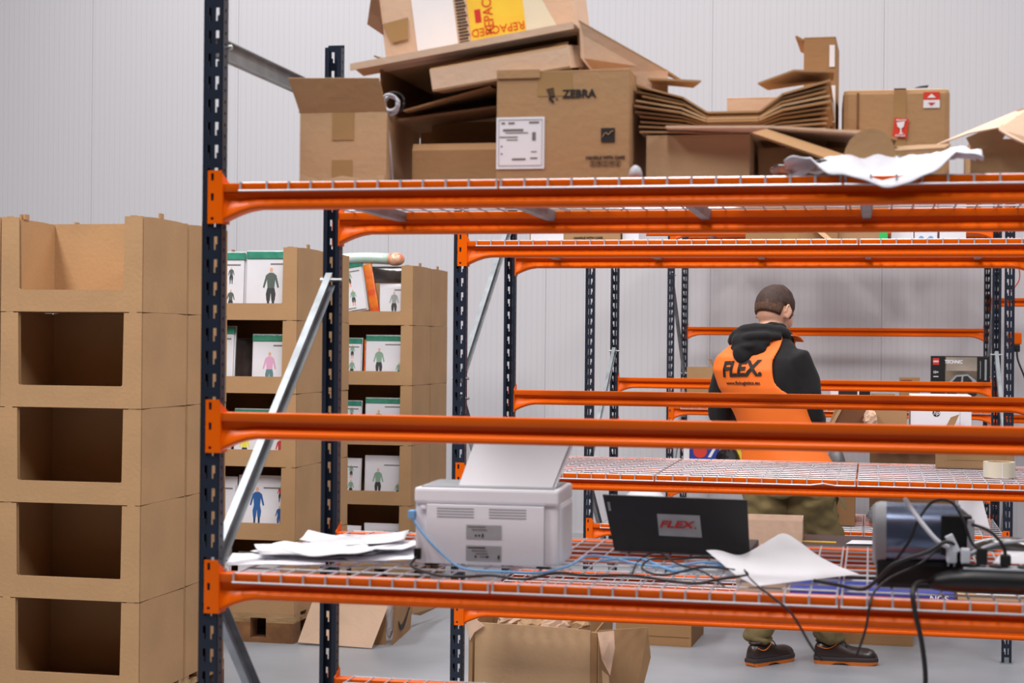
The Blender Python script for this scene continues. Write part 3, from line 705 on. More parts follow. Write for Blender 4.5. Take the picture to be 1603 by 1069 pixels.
single('foam_wrap', sheetgrid(-.175, .215, -.032, .24, wf, 44, 18), K['wrap'], 'crumpled white foam wrap hanging over the front beam at the right', 'packing wrap', (.0, 3.465, TOP+.004), smooth=True)
single('bubble_bag', sheetgrid(-.08, .09, 0, .1, lambda u, v: .004+.022*math.sin(PI*u*.9+.2)*(1-.4*v)+.003*math.sin(22*u)), K['film2'], 'dark crumpled plastic sheet left of the foam wrap', 'plastic sheet', (-.125, 3.47, TOP+.006), smooth=True)
# ---------------------------------------------------------------- things on the lower front deck
DK = .9945
# printer seen from behind
pr = thing('laser_printer', 'white laser printer seen from behind, paper standing in its tray', 'printer', (-.833, 3.635, DK), .035)
W2, PD, PH = .162, .205, .176
def prof(y0, y1, z0, z1, c):  # rounded box section
    return None
mb = MB(); mb.bx(-W2, W2, .006, PD, .006, PH-.012)
part('body', mb, K['white'], pr, bevel=.008)
part('body_side', MB().bx(W2-.012, W2+.005, .03, PD, .006, PH-.03), K['white'], pr, bevel=.012)
part('top_cover', MB().slab([(-W2-.001, .0, PH-.03), (W2+.001, .0, PH-.03), (W2+.001, .0, PH-.006), (W2-.006, .004, PH), (-W2+.006, .004, PH), (-W2-.001, .0, PH-.006)], -PD*.0-.0001) if False else MB().bx(-W2-.001, W2+.001, .0, PD+.02, PH-.034, PH), K['white'], pr, bevel=.006)
part('top_frame', MB().bx(-W2+.012, W2-.012, .012, PD, PH-.002, PH+.003), K['greyp'], pr, bevel=.001)
part('rear_cover', MB().bx(-W2+.028, W2-.030, -.0025, .01, .008, PH-.036), K['white'], pr, bevel=.0015)
for cx0 in (-.066, .052):
    for k in range(4):
        part('vent_slot', MB().bx(cx0-.044, cx0+.040, -.0032, -.0024, .112+k*.0062, .1142+k*.0062), K['greyp'], pr)
for k, (z0, hh) in enumerate(((.078, .031), (.031, .033))):
    lb = flat(pr, 'rating_label', K['grey'], (-.003, -.0032, z0+.003), .080, hh)
    for q in range(4 if k else 2):
        flat(lb, 'print_line', K['ink' if q == 0 and k else 'softink'], (-.016+.006*q, hh*.36-q*.0065, .0006), .040-.006*q, .0022, rot=(0, 0, 0))
    for q in range(3): flat(lb, 'print_mark', K['ink'], (-.018+.026*q*(1 if k else .3), -.008, .0006), .004, .004 if q < 2 else .008, rot=(0, 0, 0))
part('latch', MB().bx(-W2+.014, -W2+.026, -.001, .006, .128, .136), K['white'], pr, bevel=.001)
part('side_seam', MB().bx(W2-.030, W2-.0295, -.0004, .006, .01, PH-.036), K['greyp'], pr)
part('power_socket', MB().bx(-W2+.0, -W2+.015, -.004, .006, .016, .040), K['black'], pr, bevel=.001)
part('foot', MB().bx(-W2+.02, -W2+.05, .02, .05, 0, .006), K['black'], pr); part('foot', MB().bx(W2-.05, W2-.02, .02, .05, 0, .006), K['black'], pr)
part('foot', MB().bx(-W2+.02, -W2+.05, .16, .19, 0, .006), K['black'], pr); part('foot', MB().bx(W2-.05, W2-.02, .16, .19, 0, .006), K['black'], pr)
t = thing('paper_sheet', 'white sheet standing upright in the printer tray', 'paper', (-.800, 3.68, DK+PH+.0035), .035)
part('sheet', MB().slab([(-.105, 0, 0), (.108, .0, 0), (.140, .085, .108), (-.080, .085, .112)], .0006).slab([(-.098, .006, 0), (.115, .006, 0), (.150, .100, .112), (-.070, .100, .115)], .0006), K['paper'], t)
t['label'] = 'white paper sheets standing upright in the printer tray'
# laptop
lp = thing('laptop', 'black laptop seen from behind its lid with a FLEX sticker', 'laptop', (-.440, 3.985, DK), -.03)
part('base', MB().bx(-.160, .165, .02, .235, .002, .018), K['black'], lp, bevel=.003)
sl = .105; lid = [(-.158, .012, .010), (.166, .012, .004), (.160, -.030, .142), (-.182, -.030, .144)]
part('lid', MB().slab([(-.158, .006, .006), (.166, .006, .002), (.1615, -.028, .139), (-.182, -.028, .141)], .006), K['black'], lp, bevel=.001)
part('lid_edge', MB().slab([(-.182, -.026, .1405), (.1615, -.026, .1385), (.1615, -.022, .1400), (-.182, -.022, .142)], .001), K['greyp'], lp)
R_ = (math.radians(76), 0, 0)
def onlid(u, v): # u,v in 0..1 over the lid
    a, b_, c, d = [Vector(q) for q in ((-.158, .006, .006), (.166, .006, .002), (.1615, -.028, .139), (-.182, -.028, .141))]
    return (a*(1-u)+b_*u)*(1-v)+(d*(1-u)+c*u)*v+Vector((0, -.0012, -.0003))
part('sticker', MB().slab([onlid(.355, .31), onlid(.665, .31), onlid(.665, .70), onlid(.365, .70)], .0004), K['grey'], lp, label='grey FLEX sticker')
q = onlid(.505, .515); txt(lp, 'FLEX', .0235, K['redink'], (q.x-.006, q.y-.0016, q.z), rot=(math.radians(104), 0, -.01), bold=.03, shear=.25, sx=1.55)
part('dot', MB().box((q.x+.041, q.y-.001, q.z-.006), (.003, .0006, .004)), K['ink'], lp)
part('emblem', MB().slab([onlid(.022, .72), onlid(.040, .72), onlid(.042, .88), onlid(.024, .88)], .0006), K['greyp'], lp)
# loose papers, left
rngp = random.Random(3)
PP = [(-1.30, 3.70, .0, .22, .21, .3, .0), (-1.20, 3.80, .0, .28, .215, .12, 0), (-1.235, 3.86, .0015, .30, .21, -.05, .01), (-1.16, 3.83, .003, .29, .21, .28, 0), (-1.25, 3.80, .005, .26, .20, .42, .014),
      (-1.14, 3.90, .007, .27, .20, -.18, .02), (-1.20, 3.97, .009, .25, .20, .22, .028), (-1.08, 3.80, .004, .20, .21, .52, .0), (-1.17, 3.74, .011, .22, .19, -.25, .022)]
desc = ['leftmost sheet of the paper pile, nearest the rack post', 'lowest sheet of the paper pile left of the printer', 'second sheet of the paper pile, reaching left', 'paper pile sheet turned towards the printer', 'paper pile sheet with raised left corner',
        'paper pile sheet under the folded top sheet', 'rear sheet on top of the paper pile', 'paper pile sheet whose corner nearly touches the printer', 'front sheet on top of the paper pile, corner curled']
for (x, y, dz, ww, hh, a, cu), ds in zip(PP, desc):
    single('paper_sheet', sheetgrid(-ww/2, ww/2, -hh/2, hh/2, lambda u, v, cu=cu, a=a: .0012+cu*(abs(u-.45)**1.6)*1.6+.004*math.sin(5*u+3*v+9*a)**2*(1 if cu else .3), 14, 8, .0006), K['paper'],
           'white ' + ds, 'paper', (x-.02, y-.06, DK+.002+dz*1.4), (0, 0, a), group='loose papers left of the printer', smooth=True)
# big sheet right of the laptop
def bs(u, v):
    return .002+.050*max(0, v-.55)*max(0, (.75-u))*2.2+.03*max(0, .25-u)*max(0, v-.3)*2+.006*math.sin(4*u)
bigp = MB(); nx, ny = 20, 12; A_, B_, C_, D_ = Vector((-.225, 3.475, .0)), Vector((-.02, 3.72, 0)), Vector((-.185, 4.10, .0)), Vector((-.365, 3.86, .0))
vs = []
for s_ in (0, 1):
    for j in range(ny+1):
        for i in range(nx+1):
            u, v = i/nx, j/ny; p_ = (A_*(1-u)+B_*u)*(1-v)+(D_*(1-u)+C_*u)*v
            zz = .004+.045*max(0, v-.35)*max(0, .8-u)+.035*math.exp(-((u-.95)/.25)**2-((v-.95)/.3)**2)*.3+.014*math.sin(PI*u)*v-.022*math.exp(-((u-.38)/.2)**2)*v+.030*math.exp(-((u-.92)/.22)**2)*v*v
            vs.append((p_.x, p_.y, zz-s_*.0006))
q_ = (nx+1)*(ny+1); fs = []
for j in range(ny):
    for i in range(nx):
        a_ = j*(nx+1)+i; fs += [(a_, a_+1, a_+nx+2, a_+nx+1), (q_+a_, q_+a_+nx+1, q_+a_+nx+2, q_+a_+1)]
bigp.add(vs, fs)
bigp.shift((-.19, 3.79, 0))
single('paper_sheet', bigp, K['paper'], 'large white sheet lying between the laptop and the power strip', 'paper', (-.19, 3.79, DK+.003), smooth=True)
# polished cylinder device
cy = thing('metal_cylinder', 'dark polished metal cylinder lying at the right of the deck', 'device', (.045, 3.62, DK))
R = .068
part('drum', MB().tube([(-.022, 0, R+.038), (.0, 0, R+.038), (.14, 0, R+.038)], [R, R, R*.985], 32), K['steel'], cy, auto=True)
part('end_cap', MB().tube([(-.038, 0, R+.038), (-.032, 0, R+.038), (-.022, 0, R+.038), (-.010, 0, R+.038)], [R*.80, R*.97, R*1.02, R*1.02], 32), K['greyp'], cy, auto=True)
part('lower_shell', MB().bx(-.030, .15, -.055, .055, .0, .060), K['black'], cy, bevel=.012)
part('rear_collar', MB().tube([(.135, 0, R+.038), (.155, 0, R+.036)], [R*.9, R*.7], 24), K['black'], cy, auto=True)
# power strip and plugs
ps = thing('power_strip', 'black power strip at the right photo edge, full of plugs', 'power strip', (.125, 3.50, DK+.004), .0)
mb = MB(); mb.tube([(-.005, .0, .016), (.012, 0, .022), (.04, 0, .026), (.08, 0, .028), (.46, 0, .028)], [.012, .023, .030, .031, .031], 16, [.010, .018, .024, .027, .027])
part('strip_body', mb, K['black'], ps, smooth=True)
part('strip_top', MB().bx(.06, .45, -.020, .022, .050, .056), K['greyp'], ps, bevel=.003)
for k in range(5): part('socket', MB().cyl((.075+.055*k, 0, .054), (.075+.055*k, 0, .060), .019, 16), K['black'], ps, auto=True)
flat(ps, 'purple_mark', K['purple'], (.205, -.0275, .040), .016, .006, label='small purple mark')
def plug(name, label, x, y, z, m_, hgt, wd):
    t_ = thing(name, label, 'plug', (x, y, z)); part('plug_body', MB().bx(-wd/2, wd/2, -.014, .014, 0, hgt), K[m_], t_, bevel=.004)
    part('pin', MB().cyl((-.006, 0, -.008), (-.006, 0, .002), .002, 6), K['bolt'], t_); part('pin', MB().cyl((.006, 0, -.008), (.006, 0, .002), .002, 6), K['bolt'], t_); return t_
plug('plug', 'white ribbed plug standing leftmost on the power strip', .163, 3.50, DK+.066, 'wcable', .032, .020)
plug('plug', 'white plug right of the black adapter', .190, 3.50, DK+.066, 'wcable', .030, .018)
ad = thing('power_adapter', 'square black power adapter plugged between the white plugs', 'power adapter', (.178, 3.545, DK+.052))
part('adapter_body', MB().bx(-.034, .028, 0, .04, .022, .104), K['black'], ad, bevel=.004)
part('adapter_side', MB().bx(.018, .032, -.012, .03, .036, .098), K['wcable'], ad, bevel=.003, label='white side of the adapter')
part('adapter_plug', MB().bx(-.01, .012, .005, .03, -.004, .022), K['black'], ad, bevel=.002)
plug('plug', 'black plug with a curved cable on the power strip', .222, 3.50, DK+.064, 'black', .034, .022)
plug('plug', 'rightmost black plug on the power strip', .268, 3.50, DK+.064, 'black', .022, .020)
single('usb_plug', MB().bx(-.008, .008, -.005, .005, 0, .038), K['wcable'], 'white cable end leaning before the black adapter', 'plug', (.172, 3.47, 1.085), (0, -.45, 0), bevel=.002)
single('black_bag', MB().tube(smoothpath([(-.05, 0, 0), (.02, .02, .02), (.09, 0, .018), (.17, .01, .0), (.24, 0, .0)], 4), [.02]*17, 10, [.014]*17), K['film2'], 'dark rumpled bundle behind the power strip', 'bundle', (.24, 3.66, 1.062), smooth=True)
single('paper_sheet', MB().slab([(-.05, 0, 0), (.12, .02, .0), (.12, .10, .05), (-.01, .1, .03)], .0008), K['paper'], 'white sheet behind the power strip at the right photo edge', 'paper', (.30, 3.60, 1.050))
# cables
def cable(name, label, pts, r, m_, cat='cable', k=6):
    P_ = smoothpath(pts, k); mb = MB().tube(P_, r, 8); o_ = Vector(pts[0]); mb.shift(o_)
    return single(name, mb, K[m_], label, cat, tuple(o_), smooth=True)
blue = [(-1.003, 3.633, 1.105), (-0.968, 3.618, 1.065), (-0.911, 3.595, 1.02), (-0.862, 3.575, 1.000), (-0.77, 3.56, 0.999), (-0.69, 3.575, 0.999), (-0.655, 3.70, 0.999), (-0.642, 3.88, 0.999), (-0.582, 3.86, 0.999), (-0.52, 3.78, 0.999), (-0.443, 3.74, 0.999), (-0.383, 3.82, 1.0), (-0.341, 3.829, 1.0), (-0.295, 3.797, 1.0)]
bc = thing('network_cable', 'light blue network cable running from the printer across the deck', 'cable', blue[0])
part('wire', MB().tube(smoothpath(blue, 6), .0030, 8).shift(blue[0]), K['blue'], bc, smooth=True)
part('connector', MB().bx(-.006, .008, -.010, .016, -.004, .014), K['blue'], bc, bevel=.002)
b2 = [(-.60, 3.80, 1.0), (-.52, 3.86, 1.0), (-.44, 3.70, 1.001), (-.40, 3.66, 1.001), (-.36, 3.74, 1.001), (-.32, 3.78, 1.0)]
cable('network_cable', 'second loop of blue cable before the laptop', b2, .0034, 'blue')
cable('power_cable', 'black power cable hanging from the printer and crossing the front deck', [(-0.988, 3.628, 1.016), (-0.99, 3.59, 1.0), (-0.906, 3.475, .999), (-0.84, 3.462, .999), (-0.786, 3.496, .999), (-0.707, 3.462, .999), (-0.662, 3.573, .999), (-0.588, 3.552, .999), (-0.496, 3.579, .999), (-0.419, 3.511, 1.001), (-0.349, 3.482, 1.001), (-0.302, 3.544, 1.004), (-0.254, 3.627, 1.002)], .0033, 'cable')
cable('data_cable', 'black cable looping in front of the laptop', [(-0.254, 3.627, 1.006), (-0.297, 3.83, 1.0), (-0.368, 3.93, 1.0), (-0.43, 3.849, 1.003), (-0.487, 3.833, 1.003), (-0.489, 3.686, 1.0), (-0.429, 3.598, 1.0), (-0.357, 3.702, 1.007), (-0.285, 3.67, 1.007)], .0026, 'cable')
cable('data_cable', 'thin black cable tangled with the blue one before the laptop', [(-0.291, 3.47, 1.0), (-0.352, 3.651, 1.003), (-0.418, 3.739, 1.007), (-0.487, 3.93, 1.007), (-0.515, 3.825, 1.0), (-0.5, 3.609, 1.0)], .0022, 'cable')
cable('hanging_cable', 'thin black cable hanging over the front beam below the large sheet', [(-0.254, 3.627, 1.0), (-0.22, 3.472, 1.0), (-0.189, 3.433, 0.986), (-0.15, 3.432, 0.953), (-0.113, 3.432, 0.893), (-0.090, 3.44, 0.862)], .0026, 'cable')
cable('hanging_cable', 'black cable crossing from the adapter and hanging over the beam', [(0.149, 3.5, 1.099), (0.101, 3.48, 1.059), (0.045, 3.47, 1.031), (0.013, 3.46, 1.003), (0.003, 3.433, 0.981), (-0.005, 3.432, 0.93), (-0.022, 3.44, 0.875)], .0026, 'cable')
cable('strip_cable', 'thick black cable of the power strip hanging down at the right', [(0.121, 3.50, 1.02), (0.097, 3.47, 1.022), (0.086, 3.44, 1.008), (0.090, 3.43, 0.972), (0.105, 3.43, 0.903), (0.112, 3.43, 0.821), (.10, 3.43, .70)], .0050, 'cable')
cable('data_cable', 'black cable arching from the large sheet up to the adapter', [(-0.112, 3.6, 1.0), (-0.064, 3.55, 1.0), (-0.012, 3.5, 1.0), (0.019, 3.49, 1.024), (0.051, 3.48, 1.057), (0.114, 3.46, 1.085), (0.148, 3.46, 1.106), (.17, 3.47, 1.10)], .0040, 'cable')
cable('looped_cable', 'thin black cable looping over the polished cylinder', [(0.056, 3.52, 1.062), (0.08, 3.51, 1.1), (0.098, 3.50, 1.145), (0.126, 3.52, 1.180), (0.163, 3.53, 1.180), (0.186, 3.51, 1.146), (0.203, 3.5, 1.101), (0.222, 3.5, 1.09)], .0030, 'cable')
cable('white_cable', 'white cable crossing the front of the polished cylinder', [(0.071, 3.525, 1.184), (0.097, 3.49, 1.149), (0.134, 3.48, 1.106), (0.160, 3.49, 1.092)], .0046, 'wcable')
cable('white_cable', 'white cable running right from the white plugs', [(.193, 3.505, 1.075), (.215, 3.50, 1.088), (.25, 3.51, 1.10), (.29, 3.53, 1.104), (.34, 3.55, 1.108)], .0034, 'wcable')
cable('data_cable', 'brown-black cable arching over the power strip plugs', [(0.203, 3.52, 1.137), (0.238, 3.51, 1.125), (0.262, 3.50, 1.10), (0.268, 3.5, 1.078)], .0036, 'cable')
single('paper_strip', MB().bx(-.012, .012, 0, .006, 0, .001), K['white2'], 'tiny white paper scrap on the deck near the power strip', 'paper', (-.6, 3.7, DK+.002)) if False else None
# ---------------------------------------------------------------- second rack
T2 = 1.858
c = carton('printed_carton', 'brown carton with white label and care marks on the second rack top shelf', 'cardboard box', (-1.045, 5.95, T2), 0, .33, .3, .20, 'kraft', {}, open_=False)
flat(c, 'shipping_label', K['white2'], (-.10, -.0012, .06), .12, .10); txt(c, 'HANDLE WITH CARE', .011, K['ink'], (.05, -.001, .018), bold=.03); flat(c, 'print_mark', K['ink'], (.06, -.0012, .052), .035, .012)
c = thing('styrofoam_tray', 'white box right of the printed carton on the second rack top shelf', 'box', (-.845, 5.97, T2)); part('box_body', MB().bx(-.03, .03, 0, .2, 0, .15), K['white2'], c, bevel=.002); part('lid', MB().bx(-.031, .031, -.002, .2, .12, .15), K['white2'], c)
c = carton('taped_carton', 'brown taped carton in the middle of the second rack top shelf', 'cardboard box', (-.275, 5.96, T2), 0, .32, .3, .16, 'kraft3', {}, open_=False, tape=(0, 1))
part('torn_paper', MB().slab([(.07, -.02, .05), (.13, -.03, .0), (.15, -.02, .002), (.09, 0, .055)], .002), K['kraft2'], c)
c = carton('green_taped_carton', 'brown carton with bright green tape on the second rack top shelf', 'cardboard box', (-.03, 5.98, T2), 0, .17, .3, .16, 'kraft', {}, open_=False)
part('green_tape', MB().bx(.055, .0835, -.0014, 0, .0, .05), K['green'], c); part('label', MB().bx(-.08, .05, -.0014, 0, -.0, .008), K['white2'], c)
for k, (xx, ds) in enumerate(((.105, 'left'), (.185, 'middle'), (.27, 'right'))):
    c = thing('white_carton', 'white box, %s of three beside the green taped carton' % ds, 'box', (xx, 6.02, T2)); part('box_body', MB().bx(-.039, .038 if k < 2 else .05, 0, .15, 0, .14), K['white2'], c, bevel=.002)
    if k == 1:
        for dx in (-.016, .016): part('blue_dot', MB().cyl((dx, -.0015, .016), (dx, 0, .016), .009, 12), K['blue'], c)
    else: part('lid_edge', MB().bx(-.038, .037, -.001, 0, .12, .122), K['greyp'], c)
# middle deck
D2 = 1.055
c = carton('taped_carton', 'flat brown carton with clear tape on the second rack waist-high deck', 'cardboard box', (.375, 6.33, D2), -.02, .275, .16, .075, 'kraft', {}, open_=False)
part('tape', MB().bx(-.1, .11, -.0012, 0, .03, .065), K['tape'], c)
tr = thing('tape_roll', 'clear packing tape roll lying on the second rack deck', 'tape roll', (.432, 5.95, D2))
n_ = 32; ro, ri, hh = .053, .038, .052
ring = lambda r, z: [(r*math.cos(2*PI*k/n_), r*math.sin(2*PI*k/n_), z) for k in range(n_)]
part('tape', MB().loft([ring(ri+.004, 0), ring(ro, 0), ring(ro, hh), ring(ri+.004, hh), ring(ri+.004, 0)], cap=False), K['tapewhite'], tr, auto=True)
part('core', MB().loft([ring(ri, 0), ring(ri+.004, 0), ring(ri+.004, hh), ring(ri, hh), ring(ri, 0)], cap=False), K['kraft2'], tr, auto=True)
part('tape_end', MB().slab([(.006, -ro-.0005, .0), (.009, -ro-.0005, .0), (.009, -ro-.0005, hh), (.006, -ro-.0005, hh)], .0006), K['white'], tr)
# low deck of the second rack
E2 = .603
c = carton('pink_tray', 'pale pinkish open carton on the second rack low deck right of the laptop', 'cardboard box', (-.352, 6.12, E2), .02, .235, .22, .262, 'pale', {'front': (.022, 80)})
c = thing('dark_carton', 'dark brown box with white lettering beside the pale open carton', 'box', (-.085, 6.05, E2)); part('box_body', MB().bx(-.165, .15, 0, .36, 0, .185), mat('dark_print', (62, 50, 50), .5, var=.1), c, bevel=.003)
part('lettering', MB().bx(-.09, .10, -.0012, 0, .148, .156), K['white2'], c); part('yellow_edge', MB().bx(-.16, -.03, .1, .12, .185, .188), K['yellow'], c)
single('paper_sheet', MB().slab([(-.10, 0, 0), (.10, .03, 0), (.12, .14, 0), (-.08, .12, 0)], .001), K['paper'], 'white leaflet on the dark box of the second rack', 'paper', (.02, 6.10, E2+.190))
c = thing('blue_box', 'flat blue box with white lettering on the second rack low deck', 'box', (.02, 5.76, E2)); part('box_body', MB().bx(-.28, .26, 0, .26, 0, .075), K['bluebox'], c, bevel=.002)
txt(c, 'NOS', .03, K['white2'], (.21, -.001, .055), bold=.02)
c = carton('book_carton', 'low carton with printed label at the right photo edge of the second rack', 'cardboard box', (.41, 5.76, E2), 0, .24, .25, .07, 'kraft2', {}, open_=False)
part('printed_label', MB().bx(-.06, .12, .0, .2, .0748, .0755), K['white2'], c); part('barcode', MB().bx(.0, .07, .05, .09, .0755, .0762), K['ink'], c); part('label_text', MB().bx(-.02, .08, .11, .125, .0755, .0762), K['ink'], c)
# ---------------------------------------------------------------- third rack
D3, E3 = 1.085, .607
hp = thing('white_carton', 'white box with a round black hp mark on the third rack', 'box', (.340, 8.50, D3), .01); part('box_body', MB().bx(-.145, .145, 0, .28, 0, .175), K['white2'], hp, bevel=.002); part('side_fold', MB().bx(.09, .0915, -.0012, 0, .0, .175), K['greyp'], hp)
part('round_mark', MB().cyl((-.022, -.0015, .088), (-.022, 0, .088), .018, 24), K['ink'], hp); txt(hp, 'hp', .030, K['white2'], (-.022, -.002, .089), bold=.01, shear=.3)
part('loose_flap', MB().slab([(.01, -.04, .0), (.05, -.04, .0), (.085, -.045, .085), (.045, -.045, .07)], .003), K['kraft'], hp)
carton('open_carton', 'upright brown carton between the brown paper and the white hp box', 'cardboard box', (.10, 8.48, D3), 0, .155, .22, .145, 'kraft', {'right': (.02, 80)}, open_=True)
oc = thing('tipped_carton', 'open carton tipped towards the man with dark inside showing', 'cardboard box', (-.09, 8.46, D3), .15)
part('box_body', MB().slab([(-.10, 0, .0), (.05, 0, .0), (.10, .0, .12), (-.03, .0, .13)], .004), K['darkcard'], oc); part('side_panel', MB().slab([(-.115, -.01, 0), (-.10, -.01, 0), (-.03, -.01, .135), (-.045, -.01, .13)], .01), K['kraft2'], oc); part('rear_panel', MB().slab([(-.10, .15, .0), (.09, .15, .0), (.09, .15, .12), (-.05, .15, .12)], .004), K['kraft3'], oc)
def crumple(name, label, cat, c_, r_, m_, seed):
    rr = random.Random(seed); mb = MB().ell((0, 0, r_[2]), r_, 14, 10)
    mb.v = [Vector((v.x*(1+rr.uniform(-.18, .18)), v.y*(1+rr.uniform(-.18, .18)), max(0, v.z*(1+rr.uniform(-.12, .12))))) for v in mb.v]
    return single(name, mb, K[m_], label, cat, c_)
crumple('packing_paper', 'crumpled beige packing paper beside the tipped carton', 'packing paper', (.0, 8.44, D3), (.032, .05, .050), 'pale', 4)
crumple('grey_bag', 'folded grey plastic bag on the third rack low deck', 'plastic bag', (.085, 8.55, E3), (.095, .10, .055), 'greybag', 9)
bw = thing('metal_bowl', 'small ribbed metal bowl on a brown box of the third rack', 'bowl', (-.165, 8.50, E3+.30)); part('bowl', MB().tube([(0, 0, 0), (0, 0, .03), (0, 0, .075)], [.05, .045, .03], 20), K['zinc'], bw, auto=True); part('rim', MB().tube([(0, 0, -.0), (0, 0, .006)], [.053, .053], 20), K['zinc'], bw)
carton('brown_carton', 'brown carton on the third rack low deck behind the man', 'cardboard box', (-.20, 8.50, E3), 0, .26, .3, .295, 'kraft3', {}, open_=False)
carton('grey_brown_carton', 'dull brown carton right of the metal bowl on the third rack', 'cardboard box', (.21, 8.68, E3), .0, .42, .18, .37, 'kraft4', {}, open_=False)
single('paper_sheet', MB().slab([(-.06, 0, .03), (.03, 0, .0), (.05, .05, .09), (-.02, .06, .13)], .001), K['paper'], 'white paper corner sticking up beside the brown carton of the third rack', 'paper', (-.36, 8.44, E3+.28))
single('paper_sheet', MB().slab([(-.07, 0, .0), (.08, 0, .0), (.04, .03, .16), (-.07, .03, .17)], .001), K['paper'], 'white sheet leaning at the right end of the third rack low deck', 'paper', (.50, 8.55, E3))
single('helmet_lid', MB().ell((0, 0, .0), (.11, .10, .075), 20, 12), K['white2'], 'white rounded lid on the left end of the third rack low deck', 'lid', (-1.13, 8.60, E3+.078), smooth=True)
# ---------------------------------------------------------------- fourth rack
D4, E4 = 1.107, .607
tb = thing('toy_box', 'black TECHNIC toy box with a white car picture on the farthest rack', 'toy box', (.555, 10.90, D4), 0)
art = mat('box_art', (150, 130, 112), .4, rgb2=(52, 46, 38), vscale=6, stretch=(.6, 1, 2.4))
part('box_body', MB().bx(-.183, .175, 0, .07, 0, .335), K['black'], tb, bevel=.002)
flat(tb, 'picture_panel', art, (.040, -.0012, .168), .27, .325); flat(tb, 'sky_panel', mat('box_sky', (176, 160, 148), .4, rgb2=(120, 110, 100), vscale=4), (.010, -.0016, .285), .20, .085)
flat(tb, 'dark_panel', K['black'], (.135, -.0020, .23), .075, .20); flat(tb, 'silver_print', K['greyp'], (.150, -.0026, .25), .012, .13); flat(tb, 'silver_print', K['greyp'], (.118, -.0026, .25), .004, .11)
flat(tb, 'red_square', K['redink'], (-.152, -.0014, .300), .038, .042); txt(tb, 'LEGO', .013, K['white2'], (-.152, -.0022, .300), bold=.05)
txt(tb, 'TECHNIC', .030, K['white2'], (-.045, -.0026, .298), bold=.03, shear=.1, sx=.85); txt(tb, '10+', .022, K['white2'], (-.153, -.0014, .232), bold=.02); flat(tb, 'small_print', K['white2'], (-.152, -.0014, .205), .03, .005)
car = MB(); car.slab([(-.10, -.0030, .11), (-.08, -.0030, .165), (-.03, -.0030, .215), (.04, -.0030, .222), (.085, -.0030, .19), (.105, -.0030, .165), (.11, -.0030, .10)], .0004)
part('car_picture', car, K['greyp'], tb)
part('car_window', MB().slab([(-.06, -.0036, .165), (-.025, -.0036, .205), (.005, -.0036, .208), (.0, -.0036, .160)], .0003), K['ink'], tb); part('car_window', MB().slab([(.012, -.0036, .160), (.015, -.0036, .208), (.040, -.0036, .212), (.07, -.0036, .18), (.06, -.0036, .160)], .0003), K['ink'], tb)
part('car_wheel', MB().cyl((-.055, -.0042, .11), (-.055, -.003, .11), .03, 20), K['ink'], tb); part('car_wheel', MB().cyl((.07, -.0042, .11), (.07, -.003, .11), .03, 20), K['ink'], tb)
for a, b_ in (((-.095, .13), (.10, .125)), ((-.08, .15), (.10, .15))): part('car_line', MB().tube([(a[0], -.0038, a[1]), (b_[0], -.0038, b_[1])], .0012, 4), K['ink'], tb)
c = carton('small_carton', 'small brown carton with dark red front left of the toy box', 'cardboard box', (.245, 10.98, D4), 0, .125, .15, .19, 'kraft3', {}, open_=False); flat(c, 'dark_panel', mat('dark_red', (112, 52, 34), .5), (-.022, -.0012, .155), .07, .05); flat(c, 'tape_band', K['tape'], (.05, -.0012, .1), .02, .18)
carton('brown_carton', 'brown carton at the left end of the farthest rack, beside the man', 'cardboard box', (-1.09, 10.98, D4), 0, .17, .2, .245, 'kraft', {'right': (.06, 60)}, open_=True)
c = thing('magazine_stack', 'white printed packs lying on the farthest rack right of the man', 'pack', (-.10, 10.96, D4)); part('pack_body', MB().bx(-.15, .10, 0, .2, .0, .115), K['white2'], c, bevel=.003); part('black_print', MB().bx(-.10, .02, -.0012, 0, .07, .105), K['ink'], c); part('dark_band', MB().bx(.03, .0995, -.0012, 0, .06, .114), K['black'], c)
carton('low_carton', 'low brown carton between the white packs and the small carton', 'cardboard box', (.08, 11.0, D4), 0, .15, .2, .085, 'kraft', {})
crumple('dark_cloth', 'dark cloth bundle on the left end of the farthest rack', 'cloth', (-1.00, 10.95, D4), (.13, .09, .035), 'black', 3)
c = thing('blue_bag', 'blue and red printed bag on the farthest rack low deck', 'bag', (-1.06, 10.95, E4)); part('bag_body', MB().bx(-.09, .10, 0, .08, 0, .26), K['bluebox'], c, bevel=.015); part('pale_side', MB().bx(-.13, -.09, 0, .08, 0, .25), K['white2'], c, bevel=.005); part('red_print', MB().cyl((-.02, -.002, .2), (-.02, 0, .2), .045, 16), K['red'], c); part('white_band', MB().slab([(.03, -.002, .16), (.05, -.002, .16), (.10, -.002, .25), (.08, -.002, .25)], .001), K['white2'], c)
crumple('dark_bag', 'dark round bag between the blue bag and the yellow box', 'bag', (-.895, 10.95, E4), (.075, .07, .115), 'black', 8)
c = thing('yellow_box', 'yellow and black box left of the orange vest hem', 'box', (-.775, 10.95, E4)); part('box_body', MB().bx(-.07, .06, 0, .1, 0, .26), K['yellow'], c, bevel=.003); part('black_print', MB().slab([(-.04, -.0015, .2), (.04, -.0015, .17), (.05, -.0015, .22), (-.03, -.0015, .24)], .001), K['ink'], c)
c = thing('white_pack', 'white pack with red cap beside the hp box on the farthest rack', 'pack', (.65, 10.93, D4)); part('pack_body', MB().bx(-.10, .03, 0, .12, 0, .06), K['white2'], c, bevel=.004); part('red_cap', MB().cyl((-.02, .05, .06), (.03, .05, .075), .012, 10), K['redink'], c)
cable('hanging_cable', 'black cable hanging right of the farthest racks', [(.95, 11.6, 1.50), (.955, 11.6, 1.42), (1.0, 11.6, 1.30), (1.02, 11.6, 1.2), (1.0, 11.6, 1.05)], .006, 'cable')
